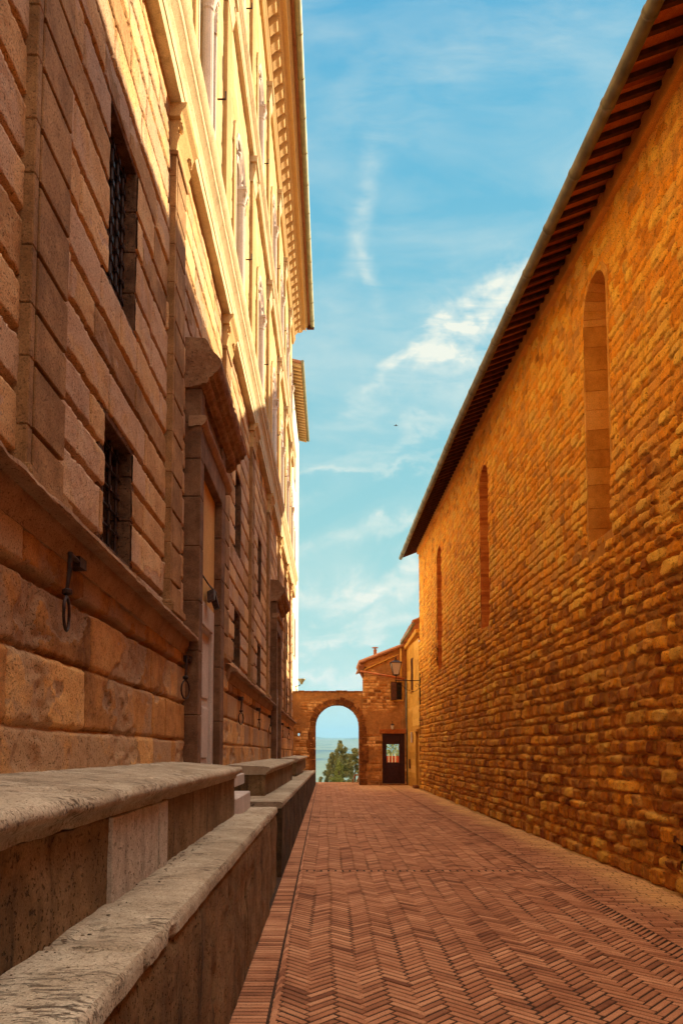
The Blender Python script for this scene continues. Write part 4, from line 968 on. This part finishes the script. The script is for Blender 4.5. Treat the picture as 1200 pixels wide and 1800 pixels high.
t = empty('wall_lamp', (3.0, AY - .1, 2.45), 'small iron wall lamp hanging above the dark red door', 'lamp')
MB().tube([(3.0, AY + .0, 2.78), (3.0, AY - .16, 2.80), (3.0, AY - .16, 2.70)], .012, 6).build('bracket', IRON, t)
MB()._l((3.0, AY - .16, 2.45), [(.03, 0), (.045, .02), (.065, .18)], 8, .5).build('glass', LGLASS, t); MB()._l((3.0, AY - .16, 2.63), [(.085, 0), (.08, .03), (.02, .08)], 8, .5).build('cap', IRON, t)

ph = empty('plaster_house', (4.6, 29.8, 0), 'ochre plastered house between the stone house and the church corner, with a closed brown shutter', 'house')
def plasterhouse():
    # wall plane runs from (3.66, 31.28) to (3.80, 28.24)
    ya, yb = 28.22, AY - .012; xa, xb = 3.795, 3.665
    X = lambda y: xa + (xb - xa) * (y - ya) / (yb - ya)
    f = rubble(71, .2, .3, .2, .5, .0, 0)
    def hf(u, v): h, a = f(u, v); a['mortar'] = 0 * u; return h * .8, a
    holes = [(28.42, 29.1, -.2, 2.28), (29.62, 30.22, 4.05, 5.45)]
    ug = np.unique(np.append(np.arange(ya, yb, .03), [yb] + [q for h in holes for q in h[:2]])); vg = np.unique(np.append(np.arange(-.05, 6.1, .03), [q for h in holes for q in h[2:]]))
    hfmesh('wall', ug, vg, hf, lambda u, v, h: (X(u) - h, u, v), PLAST, ph, None, holes)
    MB().box(3.98, 8, ya + .02, AY + .38, 0, 6.1).box(3.9, 8, AY + .4, 36, 5.7, 6.1).build('inner_wall', PLAST, ph)
    gp = [(3.60, 28.24, 6.62), (3.55, 29.2, 6.50), (3.42, 31.2, 6.30)]
    MB().tube(gp, .065, 10).build('gutter', GUTY, ph, smooth=True)
    rf = MB(); 
    def rz(y): return 6.30 + (31.3 - y) * .103
    rf.hexa([(3.50, AY + .3, rz(AY + .3) + .0), (8, AY + .3, 8.2), (8, 28.24, 8.4), (3.64, 28.24, rz(28.24) + .02), (3.50, AY + .3, rz(AY + .3) + .07), (8, AY + .3, 8.3), (8, 28.24, 8.5), (3.64, 28.24, rz(28.24) + .09)])
    y = 28.34
    r = random.Random(2)
    while y < AY + .3:
        z = rz(y) + .11 + r.uniform(-.015, .02); x = 3.50 + (AY - y) * .045; rf.tube([(x - .05, y, z), (x + 1.4, y, z + .60)], [.085, .07], 7); y += .225
    rf.build('roof', TILE, ph)
    MB().hexa([(X(ya) - .10, ya, 6.28), (X(ya) + .1, ya, 6.28), (X(yb) + .1, yb, 6.02), (X(yb) - .10, yb, 6.02), (X(ya) - .14, ya, 6.42), (X(ya) + .1, ya, 6.42), (X(yb) + .1, yb, 6.12), (X(yb) - .14, yb, 6.12)]).build('eave_moulding', PLAST, ph)
    a, b, c, d = holes[1]; w = MB(); xm = X((a + b) / 2)
    w.box(xm + .03, xm + .2, a - .02, a + .03, c, d).box(xm + .03, xm + .2, b - .03, b + .02, c, d).box(xm - .07, xm + .2, a - .05, b + .05, c - .06, c)
    wo = w.build('window', PLAST, ph); MB().box(xm + .1, xm + .13, a, b, c, d).build('pane', DARK, wo)
    s = MB()
    for y0, y1 in ((a + .005, (a + b) / 2 - .005), ((a + b) / 2 + .005, b - .005)):
        s.box(xm + .0, xm + .03, y0, y1, c + .005, d - .005); k = c + .05
        while k < d - .06: s.hexa([(xm - .018, y0 + .04, k), (xm, y0 + .04, k + .01), (xm, y1 - .04, k + .01), (xm - .018, y1 - .04, k), (xm - .014, y0 + .04, k + .016), (xm, y0 + .04, k + .035), (xm, y1 - .04, k + .035), (xm - .014, y1 - .04, k + .016)]); k += .055
    s.build('shutter', SHUT, wo)
    a, b, c, d = holes[0]; xm = X((a + b) / 2); dd = MB(); dd.box(xm - .02, xm + .22, a - .05, a + .03, -.02, d).box(xm - .02, xm + .22, b - .03, b + .05, -.02, d).box(xm - .07, xm + .22, a - .1, b + .1, d, d + .12)
    do = dd.build('doorway', PLAST, ph, bevel=.01); lf = MB().box(xm + .12, xm + .16, a + .03, b - .03, 0, d)
    for k in range(4): lf.box(xm + .11, xm + .12, a + .08, b - .08, .1 + k * .54, .5 + k * .54)
    lf.build('door', SHUT, do); MB().box(xm - .16, xm + .1, a - .06, b + .06, -.02, .12).build('doorstep', HOUSE, do, bevel=.01)
    MB().box(X(30.5) - .04, X(30.5) + .05, 30.45, 30.75, .75, 1.15).build('meter_box', SHUT, ph, bevel=.01)
plasterhouse()
o = MB().box(3.66, 3.70, 29.72, 29.98, 1.86, 2.30).build('wall_plaque', WHITE, None, bevel=.008, origin=(3.68, 29.85, 2.0)); tag(o, 'small pale stone plaque on the ochre plastered side wall', 'plaque')

# street lamp on the church corner
lamp = empty('street_lamp', (3.83, 28.0, 4.3), 'wrought iron street lamp with a tapered lantern on a scrolled arm at the church corner', 'street lamp')
def streetlamp():
    y = 27.95; z = 4.30; lx = 2.84
    b = MB(); b.box(3.775, 3.815, y - .03, y + .03, 3.35, 4.62).tube([(3.80, y, z), (2.80, y, z)], .017, 8)
    pts = [(3.78, y, 3.85)]
    for k in range(11): a = R(200 + k * 14); pts.append((3.62 + .42 * math.cos(a) * .9, y, 4.12 + .33 * math.sin(a)))
    b.tube([(2.95, y, z - .01), (3.08, y, 4.12), (3.22, y, 3.98), (3.38, y, 3.89), (3.54, y, 3.86), (3.66, y, 3.90), (3.74, y, 3.99), (3.76, y, 4.09), (3.72, y, 4.16), (3.65, y, 4.165), (3.61, y, 4.11), (3.64, y, 4.06), (3.68, y, 4.08)], .010, 6)
    b.tube([(lx, y, z - .10), (lx, y, z + .22)], [.012, .022], 8)
    b.build('bracket', IRON, lamp)
    z0, z1, r0, r1 = z + .22, z + .70, .105, .205
    g = MB()
    def quad(zz, rr): return [(lx - rr, y - rr, zz), (lx + rr, y - rr, zz), (lx + rr, y + rr, zz), (lx - rr, y + rr, zz)]
    g.hexa(quad(z0 + .02, r0 - .012) + quad(z1, r1 - .012)); g.build('glass', LGLASS, lamp)
    f = MB()
    for sx, sy in ((-1, -1), (1, -1), (1, 1), (-1, 1)): f.tube([(lx + sx * r0, y + sy * r0, z0), (lx + sx * r1, y + sy * r1, z1)], .013, 5)
    f.hexa(quad(z0 - .03, .06) + quad(z0 + .02, r0)).hexa(quad(z1, r1 + .02) + quad(z1 + .025, r1 + .035)); f.build('lantern_frame', IRON, lamp)
    c = MB(); c.hexa(quad(z1 + .026, r1 + .02) + quad(z1 + .10, .07)).hexa(quad(z1 + .10, .07) + quad(z1 + .13, .075)); c.tube([(lx, y, z1 + .12), (lx, y, z1 + .20), (lx, y, z1 + .24), (lx, y, z1 + .31)], [.02, .035, .014, .004], 8); c.build('cap', IRON, lamp)
    MB()._l((lx, y, z0), [(.025, 0), (.03, .08), (.05, .14), (.055, .22), (.03, .30)], 10, .5).build('bulb', LGLASS, lamp)
    MB().tube([(3.79, y + .04, 3.4), (3.785, y + .04, 2.6)], .008, 5).build('cable', IRON, lamp)
streetlamp()

wb = empty('white_building', (-2.3, 33, 0), 'tall narrow white plastered building beyond the palace, with wooden eaves', 'building')
def whiteb():
    # palace frame
    MB().box(-10, -1.83, 28.06, 38.9, -8, 19.25).build('wall', WPL, wb, frameP)
    MB().hexa([(-10, 31.2, 21.5), (-1.33, 31.2, 19.42), (-1.33, 39.3, 19.42), (-10, 39.3, 21.5), (-10, 31.2, 21.6), (-1.33, 31.2, 19.52), (-1.33, 39.3, 19.52), (-10, 39.3, 21.6)]).build('roof', TILE, wb, frameP)
    y = 31.3
    while y < 39.2: MB().hexa([(-1.83, y, 19.40), (-1.38, y, 19.29), (-1.38, y + .12, 19.29), (-1.83, y + .12, 19.40), (-1.83, y, 19.53), (-1.38, y, 19.42), (-1.38, y + .12, 19.42), (-1.83, y + .12, 19.53)]).build('rafter', EAVY, wb, frameP); y += .30
    MB().tube([(-1.30, 31.1, 19.44), (-1.30, 39.3, 19.44)], .07, 8).build('gutter', GUTY, wb, frameP)
    for (y, z0, z1) in ((34.5, 15.0, 17.0), (34.5, 10.8, 12.8), (34.5, 6.3, 8.3), (37, 3.6, 5)):
        w = MB().box(-1.84, -1.80, y - .5, y + .5, z0 - .06, z0).build('window', WPL, wb, frameP); MB().box(-1.835, -1.79, y - 1.0, y - .5, z0, z1).box(-1.835, -1.79, y + .5, y + 1.0, z0, z1).build('shutter', WPL, w, frameP); MB().box(-1.835, -1.822, y - .5, y + .5, z0, z1).build('pane', DARK, w, frameP)
whiteb()
t = empty('bracket_lamp', (-1.55, 36, 5.2), 'small lamp on a bracket sticking out beyond the archway on the white building', 'lamp')
MB().tube([(-1.6, 36, 4.75), (-1.25, 36, 4.85), (-1.2, 36, 4.95)], .02, 6).build('bracket', IRON, t)
MB()._l((-1.17, 36, 4.9), [(.05, 0), (.10, .12), (.20, .24), (.20, .28), (.03, .3)], 8, .5).build('lamp_shade', GUTY, t)

# ------------------------------------------------------------------ beyond the arch
FOL = {}
def foliage(name, c1, c2):
    m, nt, b = base(name, .8); L = nt.links.new; att = mknode(nt, 'ShaderNodeAttribute', attribute_name='tint'); r = mknode(nt, 'ShaderNodeValToRGB'); L(att.outputs['Fac'], r.inputs[0])
    r.color_ramp.elements[0].color = c1 + (1,); r.color_ramp.elements[1].color = c2 + (1,); L(r.outputs[0], b.inputs['Base Color']); return m
CYP = foliage('cypress_foliage', (.07, .095, .05), (.42, .42, .22)); GRN = foliage('fresh_foliage', (.13, .18, .06), (.40, .44, .17))
BARK = plain('bark', (.10, .07, .05), .9, 0, 12, .4)
def conifer(name, x, y, z0, h, r0, label, mat, n=2600, loose=.25, seed=1, tips=1):
    r = random.Random(seed); t = empty(name, (x, y, z0), label, 'tree', 'trees just beyond the archway'); V = []; F = []; T = []
    MB().tube([(x, y, z0), (x, y, z0 + h * .5), (x, y, z0 + h * .93)], [.10, .06, .01], 7).build('trunk', BARK, t)
    clumps = []
    for k in range(int(h * 26)):
        s = r.random() ** .8; a = r.uniform(0, 2 * math.pi); rad = r0 * (1 - s) ** .75 * (1 + .35 * math.sin(a * 3 + s * 9)) * r.uniform(.55, 1.0); clumps.append((x + rad * math.cos(a), y + rad * math.sin(a), z0 + .15 + s * (h - .2) + r.uniform(-.05, .1), r.uniform(.08, .17) * (1 - .5 * s), r.random()))
    for k in range(n):
        cx, cy, cz, cr, ct = clumps[k % len(clumps)]; g = Vector((r.gauss(0, 1), r.gauss(0, 1), r.gauss(0, 1.35))).normalized() * cr * r.uniform(.3, 1.15 + loose)
        p = Vector((cx, cy, cz)) + g; d = (Vector((g.x, g.y, abs(g.z) + .12))).normalized() * r.uniform(.05, .11); s = Vector((r.uniform(-1, 1), r.uniform(-1, 1), r.uniform(-.4, .4))).normalized() * r.uniform(.012, .028)
        b = len(V); V += [tuple(p - s), tuple(p + s), tuple(p + d + s * .4), tuple(p + d - s * .4)]; F.append((b, b + 1, b + 2, b + 3)); tt = min(1, max(0, ct * .5 + r.random() * .5)); T += [tt] * 4
    link('crown', V, F, mat, t, None, False, T)
conifer('cypress_tree', .95, 40.5, -3.2, 5.2, 1.45, 'tallest dark cypress, standing in the middle of the arch opening', CYP, 20000, .5, 3)
conifer('cypress_tree', .42, 39.0, -3.2, 4.5, 1.3, 'left dark cypress with a broad foot, seen through the arch', CYP, 17000, .4, 5)
conifer('pine_tree', 1.72, 39.6, -3.2, 4.75, 2.1, 'loose spreading conifer against the right side of the arch opening', CYP, 20000, .8, 7)
conifer('young_conifer', .78, 38.0, -3.4, 4.35, .9, 'bright green young conifer in front of the dark cypresses', GRN, 6500, .15, 9)
o = MB(); 
# leaning folding frame by the right pier
for s in (0, .34):
    o.hexa([(1.30 + s * .6, 33.4, -.0), (1.35 + s * .6, 33.4, .0), (1.35 + s * .6, 33.44, .0), (1.30 + s * .6, 33.44, .0), (1.42 + s * .6, 33.5, .38), (1.47 + s * .6, 33.5, .38), (1.47 + s * .6, 33.54, .38), (1.42 + s * .6, 33.54, .38)])
o.hexa([(1.42, 33.49, .34), (1.67, 33.49, .34), (1.67, 33.55, .34), (1.42, 33.55, .34), (1.43, 33.49, .39), (1.68, 33.49, .39), (1.68, 33.55, .39), (1.43, 33.55, .39)])
o = o.build('wooden_frame', plain('orange_wood', (.35, .13, .05), .7, 0, 9, .3), None, bevel=.004, origin=(1.5, 33.4, 0)); tag(o, 'small leaning wooden frame at the right foot of the arch opening', 'frame')

# garden seen through the glass of the red door
def hedge():
    r = random.Random(12); V = []; F = []; T = []
    for k in range(5200):
        p = Vector((r.uniform(2.2, 6.2), 40 + r.uniform(0, .9), r.uniform(.4, 3.3))); n = Vector((r.uniform(-1, 1), r.uniform(-1, .2), r.uniform(-.3, 1))).normalized(); a = n.cross(Vector((.3, .2, 1))).normalized() * r.uniform(.03, .07); b = n.cross(a).normalized() * r.uniform(.03, .07)
        q = len(V); V += [tuple(p - a), tuple(p - b), tuple(p + a), tuple(p + b)]; F.append((q, q + 1, q + 2, q + 3)); T += [r.random()] * 4
    o = link('hedge', V, F, GRN, None, None, False, T, (4.2, 40.4, .4)); tag(o, 'leafy green hedge seen through the glass of the dark red door', 'hedge')
hedge()
rw = empty('garden_wall', (4.2, 38.6, 0), 'low red garden wall with pale posts seen through the glass of the dark red door', 'garden wall')
MB().box(2.4, 6.2, 38.6, 38.8, -.1, 1.22).build('wall', plain('red_brickwork', (.42, .07, .04), .85, 0, 9, .3), rw)
for x in (3.30, 3.48, 3.66, 3.84): MB().box(x, x + .035, 38.5, 38.54, -.1, 1.35).build('post', plain('pale_post', (.75, .70, .62), .6), rw)

def terrain():
    # terrace beyond the arch, then the valley and far ridges, one sheet out to the horizon
    ys = np.concatenate([np.array([34.2, 34.6, 36, 38, 42, 50, 60, 80, 110, 160, 230, 330, 470, 650]), np.geomspace(800, 14000, 150)])
    th = np.linspace(-1, 1, 240); V = []
    Y, Tt = np.meshgrid(ys, th, indexing='ij'); X = Tt * (np.maximum(Y, 60) * .9 + 30)
    d = Y
    base_ = np.interp(d, [34.2, 34.6, 36, 40, 60, 120, 300, 800, 2500, 4500, 6500, 8000, 9500, 11000, 14000], [-.02, -.35, -2.6, -3.2, -9, -30, -85, -150, -150, -90, 20, 130, 80, 190, 150])
    n = fbm(X / 900, Y / 900, None, 5, 5) * np.interp(d, [34, 300, 900, 2500, 14000], [0, 3, 14, 26, 20])
    ridge = np.where(d > 9000, 70 * np.maximum(0, fbm(X / 1500 + 7.3, Y / 4000, None, 3, 9)) + 55 * np.exp(-((X + 500) / 420) ** 2) * (d > 10000), 0)
    Z = base_ + n + ridge
    ids = np.arange(Y.size).reshape(Y.shape); F = np.stack([ids[:-1, :-1], ids[1:, :-1], ids[1:, 1:], ids[:-1, 1:]], -1).reshape(-1, 4)
    m, nt, b = base('valley_fields', .95); L = nt.links.new; geo = mknode(nt, 'ShaderNodeNewGeometry')
    v = mknode(nt, 'ShaderNodeTexVoronoi'); v.inputs['Scale'].default_value = .0016; L(geo.outputs['Position'], v.inputs['Vector'])
    nn = mknode(nt, 'ShaderNodeTexNoise'); nn.inputs['Scale'].default_value = .004; nn.inputs['Detail'].default_value = 9; L(geo.outputs['Position'], nn.inputs['Vector'])
    sp = mknode(nt, 'ShaderNodeSeparateColor'); L(v.outputs['Color'], sp.inputs[0]); ad = mknode(nt, 'ShaderNodeMath', operation='MULTIPLY_ADD'); L(sp.outputs[0], ad.inputs[0]); ad.inputs[1].default_value = .45; L(nn.outputs['Fac'], ad.inputs[2])
    r = mknode(nt, 'ShaderNodeValToRGB'); L(ad.outputs[0], r.inputs[0]); cr = r.color_ramp; cr.elements[0].position = .45; cr.elements[0].color = (.015, .03, .03, 1); cr.elements[1].position = .95; cr.elements[1].color = (.12, .14, .09, 1); e = cr.elements.new(.68); e.color = (.11, .14, .06, 1)
    L(r.outputs[0], b.inputs['Base Color'])
    o = link('terrain', np.stack([X, Y, Z], -1).reshape(-1, 3), F, m, None, None, True); tag(o, None, None, None, 'structure')
    # ground around and behind the buildings
    MBg = MB(); MBg.box(-400, -1.2, -300, 34.2, -.6, -.03).box(5.2, 400, -300, 34.2, -.6, -.03).box(-1.2, 5.2, -300, -9, -.6, -.03)
    o = MBg.build('ground', plain('earth', (.30, .20, .12), .95, 0, 1, .3)); tag(o, None, None, None, 'structure')
terrain()

# swift in the sky
b = bmesh.new()
def bird():
    c = Vector((3.55, 34, 17.6)); m = MB()
    m.tube([c + Vector((-.12, 0, .02)), c + Vector((-.05, 0, .0)), c + Vector((.04, 0, 0)), c + Vector((.10, 0, .01))], [.004, .02, .018, .006], 7)
    for s in (-1, 1): m.hexa([tuple(c + Vector(p)) for p in ((-.03, 0, -.004), (.04, 0, -.004), (.0, s * .09, .03), (-.03, s * .08, .03), (-.03, 0, .006), (.04, 0, .006), (.0, s * .09, .036), (-.03, s * .08, .036))])
    o = m.build('bird', plain('dark_feathers', (.03, .03, .035), .7), None, origin=tuple(c)); tag(o, 'tiny dark swift flying in the blue sky between the roofs', 'bird')
bird()

# ------------------------------------------------------------------ haze over the valley
def haze():
    o = MB().box(-14000, 14000, -320, 14400, -260, 420).build('haze', bpy.data.materials.new('haze_air')); m = o.data.materials[0]; m.use_nodes = True; nt = m.node_tree; nt.nodes.clear()
    out = mknode(nt, 'ShaderNodeOutputMaterial'); v = mknode(nt, 'ShaderNodeVolumePrincipled'); v.inputs['Color'].default_value = (.19, .46, .84, 1); v.inputs['Density'].default_value = HAZE
    nt.links.new(v.outputs[0], out.inputs['Volume']); tag(o, 'blue summer haze over the valley', None, None, 'stuff')
HAZE = 0.00008
haze()
